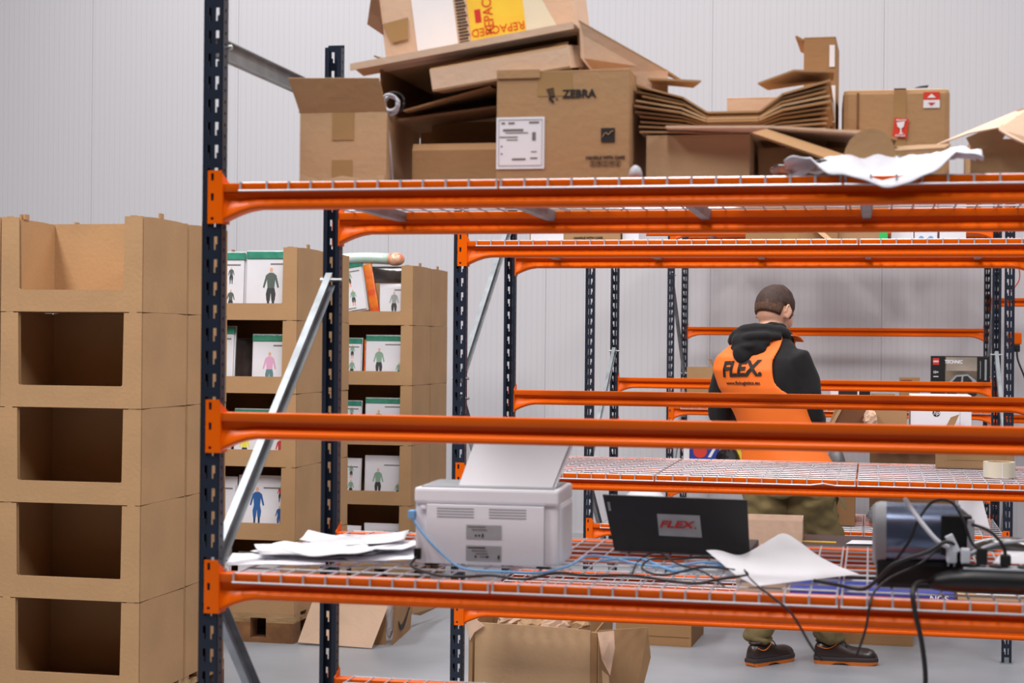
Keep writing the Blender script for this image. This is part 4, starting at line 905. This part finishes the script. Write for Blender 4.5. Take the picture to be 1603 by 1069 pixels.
tl = thing('orange_tool', 'orange and black hand tool hanging at the right photo edge', 'tool', (.93, 11.6, 1.50)); part('tool_body', MB().bx(-.04, .05, 0, .05, .02, .10), K['orange'], tl, bevel=.01); part('tool_tip', MB().bx(-.02, .04, .005, .045, -.03, .02), K['black'], tl, bevel=.006)
cable('orange_wire', 'thin orange wire at the upper right end of the farthest rack', [(.83, 11.6, 2.09), (.90, 11.6, 2.10), (.95, 11.6, 2.05), (.96, 11.6, 1.95), (.90, 11.6, 1.86)], .004, 'redtext')
# rack four top deck
for k, (xx, ww, hh) in enumerate(((-.85, .45, .16), (-.15, .5, .13), (.45, .45, .15))):
    carton('storage_carton', 'long flat carton on the very top deck of the farthest rack, %s' % ('left', 'middle', 'right')[k], 'cardboard box', (xx, 11.0, 2.264), 0, ww, .5, hh, 'kraft3', {}, open_=False)
# ---------------------------------------------------------------- cartons on the floor
tc_ = thing('torn_carton', 'large torn open carton on the floor under the second rack', 'cardboard box', (-1.180, 5.90, 0), .03)
w_, d_, h_ = .216, .42, .484
part('front_panel', MB().slab([(-w_+.008, 0, 0), (w_-.002, 0, 0), (w_-.002, 0, h_-.010), (.12, 0, h_-.002), (-.1, 0, h_+.003), (-w_+.01, 0, h_+.005)], .006), K['kraft2'], tc_)
part('back_panel', MB().slab([(-w_, d_, 0), (w_, d_, 0), (w_, d_, h_), (-w_, d_, h_)], .006), K['kraft'], tc_)
part('left_panel', MB().slab([(-w_, 0, 0), (-w_, d_, 0), (-w_, d_, h_), (-w_, 0, h_)], .006), K['kraft'], tc_)
part('right_panel', MB().slab([(w_+.004, .02, 0), (w_+.004, d_, 0), (w_+.03, d_, h_), (w_+.004, .02, h_-.03)], .006), K['kraft3'], tc_)
part('corner_post', MB().bx(-w_-.012, -w_+.002, -.004, .02, 0, h_-.03), K['tape'], tc_); part('corner_post', MB().bx(w_, w_+.022, -.003, .02, 0, h_-.015), K['kraft3'], tc_)
part('torn_corner', MB().slab([(-w_-.03, -.01, h_+.018), (-w_+.01, -.012, h_+.022), (-w_+.045, -.01, h_-.005), (-w_+.01, -.012, h_-.03), (-w_-.006, -.01, h_-.06)][::-1], .004), K['pale'], tc_)
part('bent_flap', MB().slab([(w_+.025, -.02, h_-.01), (w_+.085, -.03, h_-.0), (w_+.090, -.04, h_-.06), (w_+.075, -.05, h_-.155), (w_+.045, -.05, h_-.10)][::-1], .004), K['pale'], tc_)
part('side_flap', MB().slab([(w_+.030, -.012, h_-.005), (w_+.19, .12, h_-.01), (w_+.20, .14, h_-.12), (w_+.13, .05, .06), (w_+.03, -.012, .0)][::-1], .006), K['kraft'], tc_)
part('inner_flap', MB().slab([(w_+.045, -.045, h_-.14), (w_+.07, -.05, h_-.16), (w_+.085, -.04, .12), (w_+.06, -.03, .10)][::-1], .004), K['kraft2'], tc_)
part('dent', MB().ell((.02, -.002, .19), (.075, .003, .05), 16, 8), K['kraft3'], tc_, smooth=True)
for k, (xx, yy) in enumerate(((-.03, .12), (.06, .10), (.13, .15), (-.12, .2))):
    crumple('packing_paper', 'crumpled brown paper inside the torn carton, %s' % ('centre', 'centre right', 'right', 'rear left')[k], 'packing paper', (-1.18+xx, 5.93+yy, .415), (.055, .05, .045), ('kraft2', 'pale')[k % 2], 20+k)
c = carton('floor_carton', 'brown carton on the floor under the third rack left of the shoes', 'cardboard box', (-1.045, 8.32, 0), -.05, .38, .42, .22, 'kraft3', {}, open_=False); part('seam', MB().bx(-.18, .18, -.0012, 0, .045, .048), K['darkcard'], c)
c = carton('floor_carton', 'brown carton with handling symbols on the floor right of the shoes', 'cardboard box', (.02, 8.62, 0), -.02, .40, .40, .24, 'kraft3', {}, open_=False)
for k in range(3): part('handling_symbol', MB().bx(-.045+.065*k, -.005+.065*k, -.0012, 0, .08, .12), K['darkcard'], c); part('symbol_mark', MB().bx(-.033+.065*k, -.017+.065*k, -.002, 0, .09, .11), K['ink'], c)
# smile carton
sm = thing('parcel_carton', 'open parcel carton with a curved smile arrow lying on the floor by the pallet', 'cardboard box', (-2.50, 8.02, 0), .0)
A0, B0, C0 = Vector((.185, -.03, 0)), Vector((.16, .80, 0)), Vector((-.16, .0, 0))
part('printed_side', MB().slab([A0+Vector((.02, 0, 0)), Vector((.165, .44, 0)), Vector((.180, .44, .215)), A0+Vector((.045, 0, .235))], .006), K['kraft3'], sm)
part('front_side', MB().slab([(.0, -.04, 0), (.17, -.03, 0), (.165, -.03, .24), (.05, -.04, .25)], .006), K['kraft3'], sm)
part('back_side', MB().slab([(-.05, .43, 0), (.160, .44, 0), (.175, .44, .215), (-.05, .43, .22)], .006), K['kraft4'], sm)
part('open_flap', MB().slab([(-.25, -.14, .012), (.135, -.16, .004), (.225, -.07, .29), (-.17, -.07, .29)], .006), K['pale'], sm, label='pale open front flap')
part('rear_flap', MB().slab([(.180, .44, .215), (.225, .80, .07), (.165, .62, .045), (.168, .44, .08)], .005), K['kraft'], sm)
crumple('film_scrap', 'shiny plastic film stuffed in the parcel carton', 'plastic film', (-2.33, 8.05, .02), (.02, .03, .10), 'film', 5)
S_ = lambda y, z: Vector((.2075+.025*z/.235-.040*(y+.03)/.47, y, z))
arc = [S_(.05+.27*s_, .105-.065*math.sin(PI*s_)+.035*s_) for s_ in [k/10 for k in range(11)]]
part('smile_mark', MB().tube(arc, [.004+.008*math.sin(PI*min(1, k/10+.12)) for k in range(11)], 6, .0008) if False else MB().loft([[p_+Vector((.001, 0, q)), p_+Vector((.002, 0, -q)), p_+Vector((.0, 0, -q)), p_+Vector((-.001, 0, q))] for p_, q in zip(arc, [.003+.011*math.sin(PI*k/10) for k in range(11)])]), K['ink'], sm)
part('smile_mark', MB().slab([S_(.27, .175), S_(.345, .165), S_(.335, .12), S_(.315, .15)], -.0015), K['ink'], sm)
# ---------------------------------------------------------------- person
PB = Vector((-.38, 7.96, 0))
man = thing('person', 'man in an orange vest lettered FLEX over a black hoodie, seen from behind, head bent', 'person', tuple(PB))
YB = -.40
from mathutils import noise as NZ
def fold(me, amp, fx, fz, zlo=-9, zhi=9):
    me.update(); N_ = [v.normal.copy() for v in me.vertices]
    for v, n in zip(me.vertices, N_):
        c = v.co
        if zlo < c.z < zhi:
            f = NZ.noise(Vector((c.x*fx+c.z*4, c.y*fx, c.z*fz-c.x*5)))+.5*NZ.noise(Vector((c.x*fx*2.3, c.y*fx*2.3+3, c.z*fz*2.1+c.x*9)))
            v.co = c+n*f*amp
    return me
def Rz(v, a): return Vector((v[0]*math.cos(a)-v[1]*math.sin(a), v[0]*math.sin(a)+v[1]*math.cos(a), v[2] if len(v) > 2 else 0))
# torso sections: z, cx, cy, rx, ry
TS = [(.86, -.365, 7.95, .165, .120), (.95, -.375, 7.95, .160, .115), (1.06, -.405, 7.94, .150, .108), (1.18, -.445, 7.93, .160, .112), (1.30, -.490, 7.93, .192, .122),
      (1.38, -.508, 7.935, .206, .122), (1.44, -.508, 7.945, .196, .112), (1.49, -.495, 7.96, .158, .090), (1.53, -.480, 7.975, .112, .078), (1.565, -.470, 7.99, .066, .060)]
def tor(z):
    if z <= TS[0][0]: return TS[0][1:]
    for a, b_ in zip(TS, TS[1:]):
        if z <= b_[0]:
            t_ = (z-a[0])/(b_[0]-a[0]); return tuple(p_*(1-t_)+q*t_ for p_, q in zip(a[1:], b_[1:]))
    return TS[-1][1:]
def torso_rings(off, z0, z1, n=12, k=28, flare=0):
    R_ = []
    for i in range(n+1):
        z = z0+(z1-z0)*i/n; cx0, cy0, rx, ry = tor(z); f_ = flare*(1-i/n)**2
        R_.append([Vector((cx0, cy0, z))+Rz(((rx+off+f_)*math.cos(2*PI*q/k), (ry+off+f_)*math.sin(2*PI*q/k), 0), YB) for q in range(k)])
    return R_
def sink(me, loc=PB):
    for v in me.vertices: v.co = v.co-loc
    return me
ARMS = [((-.335, 7.870, 1.445), (-.265, 7.905, 1.165), (-.245, 8.19, 1.135)), ((-.650, 8.045, 1.405), (-.700, 8.06, 1.170), (-.585, 8.28, 1.135))]
LEGS = [((-.455, 7.97, .86), (-.515, 7.99, .48), (-.495, 7.975, .10)), ((-.285, 7.95, .86), (-.205, 8.01, .48), (-.180, 8.085, .10))]
HY, HT = -.50, -.42     # head yaw, forward tilt
HC = Vector((-.447, 8.055, 1.668))
HM = Matrix.Rotation(HY, 3, 'Z') @ Matrix.Rotation(HT, 3, 'X')
def hd(x, y, z): return HC+HM @ Vector((x, y, z))
body = MB(); body.loft(torso_rings(0, .84, 1.525))
body.tube([(-.478, 7.975, 1.46), (-.468, 8.0, 1.54), (-.452, 8.04, 1.64)], [.064, .057, .056], 16)
HM = HM*1.06
he = MB().ell((0, 0, 0), (.076, .097, .100), 24, 18); he.v = [HC+HM @ v for v in he.v]; body.add(he.v, he.f)
for c_, r_ in (((0, .030, -.065), (.056, .068, .058)), ((0, .070, -.095), (.030, .028, .022)), ((.045, .055, -.035), (.022, .03, .03)), ((-.045, .055, -.035), (.022, .03, .03)),
               ((0, .093, .018), (.05, .014, .012)), ((0, .110, -.030), (.011, .016, .013)), ((0, .099, -.010), (.009, .012, .028)), ((0, .094, -.060), (.022, .010, .006)), ((0, .092, -.070), (.020, .010, .006))):
    e_ = MB().ell(c_, r_, 14, 10); body.add([HC+HM @ v for v in e_.v], e_.f)
for sx in (-1, 1):
    e_ = MB().ell((0, 0, 0), (.007, .018, .030), 14, 10, rot=(-.15, 0, sx*-.45)); body.add([HC+HM @ (v+Vector((sx*.081, -.008, -.022))) for v in e_.v], e_.f)
    e_ = MB().tube([(sx*.084, -.020+.012*math.cos(a), -.012+.026*math.sin(a)) for a in [k*PI/6-.6 for k in range(9)]], .004, 6); body.add([HC+HM @ v for v in e_.v], e_.f)
for (a, b_, c_) in ARMS:
    body.tube([a, ((a[0]+b_[0])/2, (a[1]+b_[1])/2, (a[2]+b_[2])/2), b_, ((b_[0]+c_[0])/2, (b_[1]+c_[1])/2, (b_[2]+c_[2])/2), c_], [.055, .048, .040, .038, .028], 14)
for (a, b_, c_) in LEGS:
    body.tube([a, ((a[0]+b_[0])/2, (a[1]+b_[1])/2, (a[2]+b_[2])/2), b_, ((b_[0]+c_[0])/2, (b_[1]+c_[1])/2-.01, (b_[2]+c_[2])/2), c_, (c_[0], c_[1], .05)], [.085, .075, .056, .052, .038, .036], 14)
for side, (a, b_, c_) in zip((1, -1), ARMS):   # hands, palm down, fingers curling
    W_ = Vector(c_); d = (Vector(c_)-Vector(b_)).normalized(); d.z = -.08; d.normalize(); lat = d.cross(Vector((0, 0, 1))).normalized(); upv = lat.cross(d)
    def hp_(f_, l_, u_): return W_+d*f_+lat*l_+upv*u_
    body.tube([hp_(-.01, 0, 0), hp_(.03, 0, 0), hp_(.065, 0, 0), hp_(.095, 0, -.003)], [.024, .034, .040, .036], 14, [.018, .015, .015, .012])
    for k, (l_, ln, rr) in enumerate(((.030, .074, .0088), (.010, .082, .0092), (-.011, .076, .0088), (-.030, .060, .0080))):
        body.tube([hp_(.080, l_, 0), hp_(.090+ln*.35, l_*1.15, .001), hp_(.088+ln*.72, l_*1.2, -.012-ln*.10), hp_(.086+ln*.86, l_*1.2, -.034-ln*.12)], [rr*1.1, rr, rr*.93, rr*.75], 8)
    sd = -side
    body.tube([hp_(.015, sd*.026, -.002), hp_(.042, sd*.050, -.006), hp_(.070, sd*.062, -.012), hp_(.088, sd*.060, -.018)], [.013, .011, .010, .008], 8)
link('body', sink(remesh(body, 'body', .0065, 2)), K['skin'], man)
for sx in (-1, 1):
    e_ = MB().ell((sx*.030, .083, .002), (.0115, .0115, .0115), 14, 10); e_.v = [HC+HM @ v-PB for v in e_.v]; ey = part('eyeball', e_, K['eye'], man, smooth=True)
# hair: shell over the skull
hr = MB(); nu, nv = 40, 24; vs, idx = [], {}
rh = random.Random(5)
for j in range(nv+1):
    th = PI/2-PI*.98*j/nv
    for i in range(nu):
        ph = 2*PI*i/nu; x, y, z = math.cos(th)*math.cos(ph), math.cos(th)*math.sin(ph), math.sin(th)
        low = (-.44 if y < -.25 else -.44+(y+.25)*1.15) if y < .55 else .50   # hairline in unit height
        if abs(x) > .55 and -.35 < y < .25: low = max(low, -.02)
        if .1 < y < .35 and abs(x) > .8: low = -.30
        s_ = 1.03 if z < low else 1.045+.070*max(0, min(1, (z-low)*1.4))+(.05*max(0, z) if y > -.2 else 0)
        if z > low: s_ += rh.uniform(-.010, .012)
        vs.append(Vector((x*.078*s_, y*.098*s_, z*.101*s_ if z > low-.02 else z*.101)))
        idx[(j, i)] = z > low-.07
keep = [(j*nu+i, j*nu+(i+1) % nu, (j+1)*nu+(i+1) % nu, (j+1)*nu+i) for j in range(nv) for i in range(nu) if idx[(j, i)] and idx[(j+1, i)] and idx[(j, (i+1) % nu)] and idx[(j+1, (i+1) % nu)]]
hr.add([HC+HM @ v-PB for v in vs], keep)
ho = part('hair', hr, K['hair'], man, smooth=True)
ho.data.materials.append(mat('short_hair', (104, 74, 56), .8, rgb2=(74, 48, 38), vscale=90, bump=.4, bscale=200))
for p_ in ho.data.polygons:
    c_ = HM.inverted() @ (p_.center+PB-HC)
    if c_.z < -.008+rh.uniform(-.010, .010): p_.material_index = 1
sm = ho.modifiers.new('s', 'SOLIDIFY'); sm.thickness = .006; sm.offset = -1
# hoodie
hd_ = MB(); hd_.loft(torso_rings(.014, .935, 1.545, 16))
for (a, b_, c_) in ARMS:
    A_, B_, C_ = Vector(a), Vector(b_), Vector(c_)
    inn = A_+(Vector((-.49, 7.94, 1.44))-A_)*.30
    hd_.tube([inn+Vector((0, 0, .0)), A_+Vector((0, 0, -.005)), A_*.6+B_*.4, A_*.25+B_*.75, B_, B_*.7+C_*.3, B_*.3+C_*.7, C_], [.045, .066, .076, .072, .062, .056, .048, .040], 18)
    for q in (.3, .5, .62, .8):
        p_ = A_*(1-q)+B_*q; hd_.ell(p_+Vector((.0, -.01, 0)), (.068-.006*q, .066-.006*q, .013), 16, 6, rot=(.3, .35*(1 if q < .6 else -1), 0))
link('hoodie', fold(sink(remesh(hd_, 'hoodie', .0075, 5)), .010, 9, 7), K['hoodie'], man)
hb = MB()
hb.ell((-.552, 7.850, 1.500), (.092, .050, .056), 20, 12, rot=(0, .35, YB*.8)); hb.ell((-.580, 7.832, 1.462), (.052, .036, .050), 16, 10, rot=(0, .1, YB*.8))
hb.tube(smoothpath([(-.635, 7.97, 1.515), (-.615, 7.90, 1.540), (-.56, 7.865, 1.565), (-.48, 7.865, 1.572), (-.415, 7.90, 1.560), (-.385, 7.96, 1.540), (-.375, 8.03, 1.52)], 4), .030, 12)
hb.tube(smoothpath([(-.62, 7.90, 1.515), (-.56, 7.82, 1.535), (-.48, 7.83, 1.542), (-.41, 7.875, 1.535)], 4), .022, 10)
hb.tube(smoothpath([(-.625, 7.88, 1.485), (-.575, 7.81, 1.490), (-.52, 7.81, 1.495), (-.46, 7.84, 1.51)], 4), .016, 10)
hb.tube(smoothpath([(-.50, 7.93, 1.56), (-.46, 7.94, 1.59), (-.40, 7.98, 1.575)], 3), .022, 10)
link('hood', fold(sink(remesh(hb, 'hood', .006, 3)), .007, 12, 10), K['hoodie'], man)
# vest
vm = MB(); k = 144; zn = 96; z0, z1 = .945, 1.556; vs = []; ok = {}
for j in range(zn+1):
    z = z0+(z1-z0)*j/zn; cx0, cy0, rx, ry = tor(min(z, 1.56)); fl_ = .026+.030*max(0, (1.12-z)/.17)**1.2
    for q in range(k):
        a = 2*PI*q/k; u, v = math.cos(a), math.sin(a)
        wob = .004*math.sin(5*a+9*z)*max(0, (1.3-z)/.35)
        p_ = Vector((cx0, cy0, z-(.018*(v < 0)*max(0, -v)*max(0, 1-j/16))))+Rz(((rx+fl_+wob)*u, (ry+fl_*.8+wob)*v, 0), YB)
        vs.append(p_)
        if u > 0: lim = 1.2 if z < 1.245 else (1.0-.46*math.sin(min(1, (z-1.245)/.10)*PI/2) if z < 1.42 else .54+(z-1.42)*2.6)
        else: lim = 1.2 if z < 1.26 else (1.0-.07*math.sin(min(1, (z-1.26)/.10)*PI/2) if z < 1.42 else .93-(z-1.42)*2.2)
        neck = z > 1.49 and abs(u) < (z-1.49)*6
        ok[(j, q)] = abs(u) <= lim and not neck
fs = [(j*k+q, j*k+(q+1) % k, (j+1)*k+(q+1) % k, (j+1)*k+q) for j in range(zn) for q in range(k) if all(ok[t_] for t_ in ((j, q), (j, (q+1) % k), (j+1, q), (j+1, (q+1) % k)))]
vm.add([v-PB for v in vs], fs)
vo = part('vest', vm, K['vest'], man, smooth=True)
bm = bmesh.new(); bm.from_mesh(vo.data); bmesh.ops.delete(bm, geom=[v for v in bm.verts if not v.link_faces], context='VERTS')
for _ in range(30):
    new = {}
    for v in bm.verts:
        be = [e for e in v.link_edges if e.is_boundary]
        if len(be) == 2: new[v] = (be[0].other_vert(v).co+be[1].other_vert(v).co)*.25+v.co*.5
    for v, c in new.items(): v.co = c
bm.to_mesh(vo.data); bm.free()
so = vo.modifiers.new('s', 'SOLIDIFY'); so.thickness = .005; so.offset = 1
sm_ = vo.modifiers.new('m', 'SMOOTH'); sm_.factor = .5; sm_.iterations = 3
for (sx, pts) in ((1, [(-.395, 7.925, 1.548), (-.365, 7.95, 1.548), (-.345, 7.985, 1.538), (-.330, 8.01, 1.520)]), (-1, [(-.60, 7.985, 1.49), (-.585, 8.01, 1.515), (-.56, 8.04, 1.50)])):
    P_ = smoothpath(pts, 4); stp = MB()
    stp.loft([[p_+Vector((-.022, -.01*sx, -.004)), p_+Vector((-.022, -.01*sx, .002)), p_+Vector((.022, .0, .000)), p_+Vector((.022, .0, -.006))] for p_ in P_])
    part('shoulder_strap', stp.shift(PB), K['vest'], man, smooth=False)
def on_back(obj, u0, zc, ang):
    for v in obj.data.vertices:
        tx, tz = v.co.x*math.cos(ang)-v.co.y*math.sin(ang), v.co.x*math.sin(ang)+v.co.y*math.cos(ang)
        u, z = u0+tx, zc+tz; cx0, cy0, rx, ry = tor(z); rx += .028; ry += .0235
        vv = -ry*math.sqrt(max(.02, 1-(u/rx)**2))-.0068-v.co.z
        v.co = Vector((cx0, cy0, z))+Rz((u, vv, 0), YB)-PB
def sub(me):
    bm = bmesh.new(); bm.from_mesh(me); bmesh.ops.triangulate(bm, faces=bm.faces)
    for _ in range(2): bmesh.ops.subdivide_edges(bm, edges=[e for e in bm.edges if e.calc_length() > .012], cuts=1)
    bm.to_mesh(me); bm.free()
t1 = txt(man, 'FLEX.', .098, K['ink'], (0, 0, 0), rot=(0, 0, 0), bold=.035, shear=.28, sx=.92, name='vest_lettering'); sub(t1.data); on_back(t1, -.030, 1.385, .05)
t2 = txt(man, 'www.flxlogistics.eu', .021, K['ink'], (0, 0, 0), rot=(0, 0, 0), bold=.03, sx=1.12, name='vest_lettering'); on_back(t2, -.030, 1.322, .03)
# trousers
tr_ = MB(); tr_.loft(torso_rings(.016, .80, 1.0, 6))
for i, (a, b_, c_) in enumerate(LEGS):
    A_, B_, C_ = Vector(a), Vector(b_), Vector(c_)
    tr_.tube([A_+Vector((0, 0, .05)), A_, A_*.7+B_*.3, A_*.35+B_*.65, B_, B_*.6+C_*.4+Vector((0, -.012, 0)), B_*.2+C_*.8, C_+Vector((0, 0, .03))], [.105, .122, .122, .105, .090, .086, .074, .062], 20)
    for q in (.12, .3, .52):
        p_ = A_*(1-q)+B_*q; tr_.ell(p_, (.122-.03*q, .12-.03*q, .012), 18, 6, rot=(.2, .3*(1 if i else -1), 0))
    for q in (.72, .84, .93):
        p_ = B_*(1-q)+C_*q; tr_.ell(p_, (.070, .070, .012), 16, 6, rot=(.15, .15, 0))
link('trousers', fold(sink(remesh(tr_, 'trousers', .008, 3)), .026, 8, 12, .03, .88), K['trousers'], man)
part('side_pocket', MB().box((-.168, 7.975, .70), (.03, .13, .17), rot=(.05, -.15, .25)).shift(PB), K['trousers'], man, bevel=.008)
part('pocket_flap', MB().slab([(-.150, 7.90, .815), (-.135, 8.03, .815), (-.105, 8.03, .735), (-.115, 7.895, .745)], .006).shift(PB), K['trousers'], man)
# shoes
def shoe(hx, hy, ang, side):
    sec = [(0, .024, .072), (.012, .033, .092), (.04, .038, .100), (.075, .040, .100), (.105, .041, .104), (.135, .043, .092), (.17, .046, .076), (.21, .048, .072), (.245, .046, .070), (.272, .038, .062), (.290, .020, .042)]
    T_ = lambda p_: Rz(p_, ang)+Vector((hx, hy, 0))-PB
    up_ = MB(); R_ = []
    for x, w_, h in sec:
        ring_ = []
        for q in range(17):
            a = PI*q/16; ring_.append(T_((x, -w_*math.cos(a), .024+(h*1.10-.024)*math.sin(a)**.75)))
        R_.append(ring_)
    up_.loft(R_); sh = part('shoe', up_, K['shoe'], man, smooth=True)
    def outline(z, gr, y2=0, heelcut=False):
        L_ = [(x, w_*1.0+gr) for x, w_, h in sec]
        pts = [(x-(gr if i == 0 else 0)+(gr if i == len(L_)-1 else 0), -w_) for i, (x, w_) in enumerate(L_)]+[(x-(gr if i == 0 else 0)+(gr if i == len(L_)-1 else 0), w_) for i, (x, w_) in reversed(list(enumerate(L_)))]
        return [T_((x, y, z)) for x, y in pts]
    so_ = MB(); so_.loft([outline(.016, .003), outline(.024, .005), outline(.034, .004), outline(.036, .000)]); part('sole', so_, K['sole'], sh)
    og = MB(); n_ = len(sec)
    a1, a2 = outline(0, .000), outline(.017, .004)
    for i in range(len(a1)):
        x = sec[i if i < n_ else 2*n_-1-i][0]
        if .095 < x < .14: a1[i].z = .009
        if x > .27 or x < .005: a1[i].z = .004
    og.loft([a1, a2]); part('outsole', og, K['osole'], sh, label='orange outsole')
    col = MB().tube([T_((.058+.048*math.cos(a), .030*math.sin(a), .110+.004*math.cos(a)+.004*(math.cos(a) > .6))) for a in [2*PI*k/16 for k in range(17)]], .0075, 8); part('collar', col, K['shoe'], sh, smooth=True)
    part('piping', MB().tube([T_(((.012+.10*q), -.040-.001*math.sin(PI*q), .088-.022*math.sin(PI*q)+.020*q)) for q in [k/8 for k in range(9)]], .0022, 6), K['osole'], sh, label='orange piping')
    part('pull_tab', MB().slab([T_((.100, -.008, .106)), T_((.100, .008, .106)), T_((.088, .008, .135)), T_((.088, -.008, .135))], .003), K['osole'], sh)
    part('tongue', MB().slab([T_((.10, -.022, .100)), T_((.10, .022, .100)), T_((.078, .02, .128)), T_((.078, -.02, .128))], .006), K['shoe'], sh)
    for q in range(4):
        x = .112+.020*q; h = .106-.010*q; part('lace', MB().tube([T_((x-.004, -.030, h-.018)), T_((x, -.012, h-.001)), T_((x+.004, .012, h-.001)), T_((x, .030, h-.018))], .0028, 6), K['black'], sh, smooth=True)
    part('tongue_label', MB().slab([T_((.087, -.014, .118)), T_((.090, -.026, .108)), T_((.075, -.030, .100)), T_((.070, -.018, .112))], .004), K['greyp'], sh)
    for s_ in (-1, 1): part('lace_bow', MB().tube(smoothpath([T_((.115, 0, .104)), T_((.120, s_*.02, .116)), T_((.135, s_*.03, .104)), T_((.150, s_*.03, .084))], 3), .0026, 6), K['black'], sh, smooth=True)
shoe(-.538, 7.890, .92, -1)
shoe(-.247, 8.070, .05, 1)
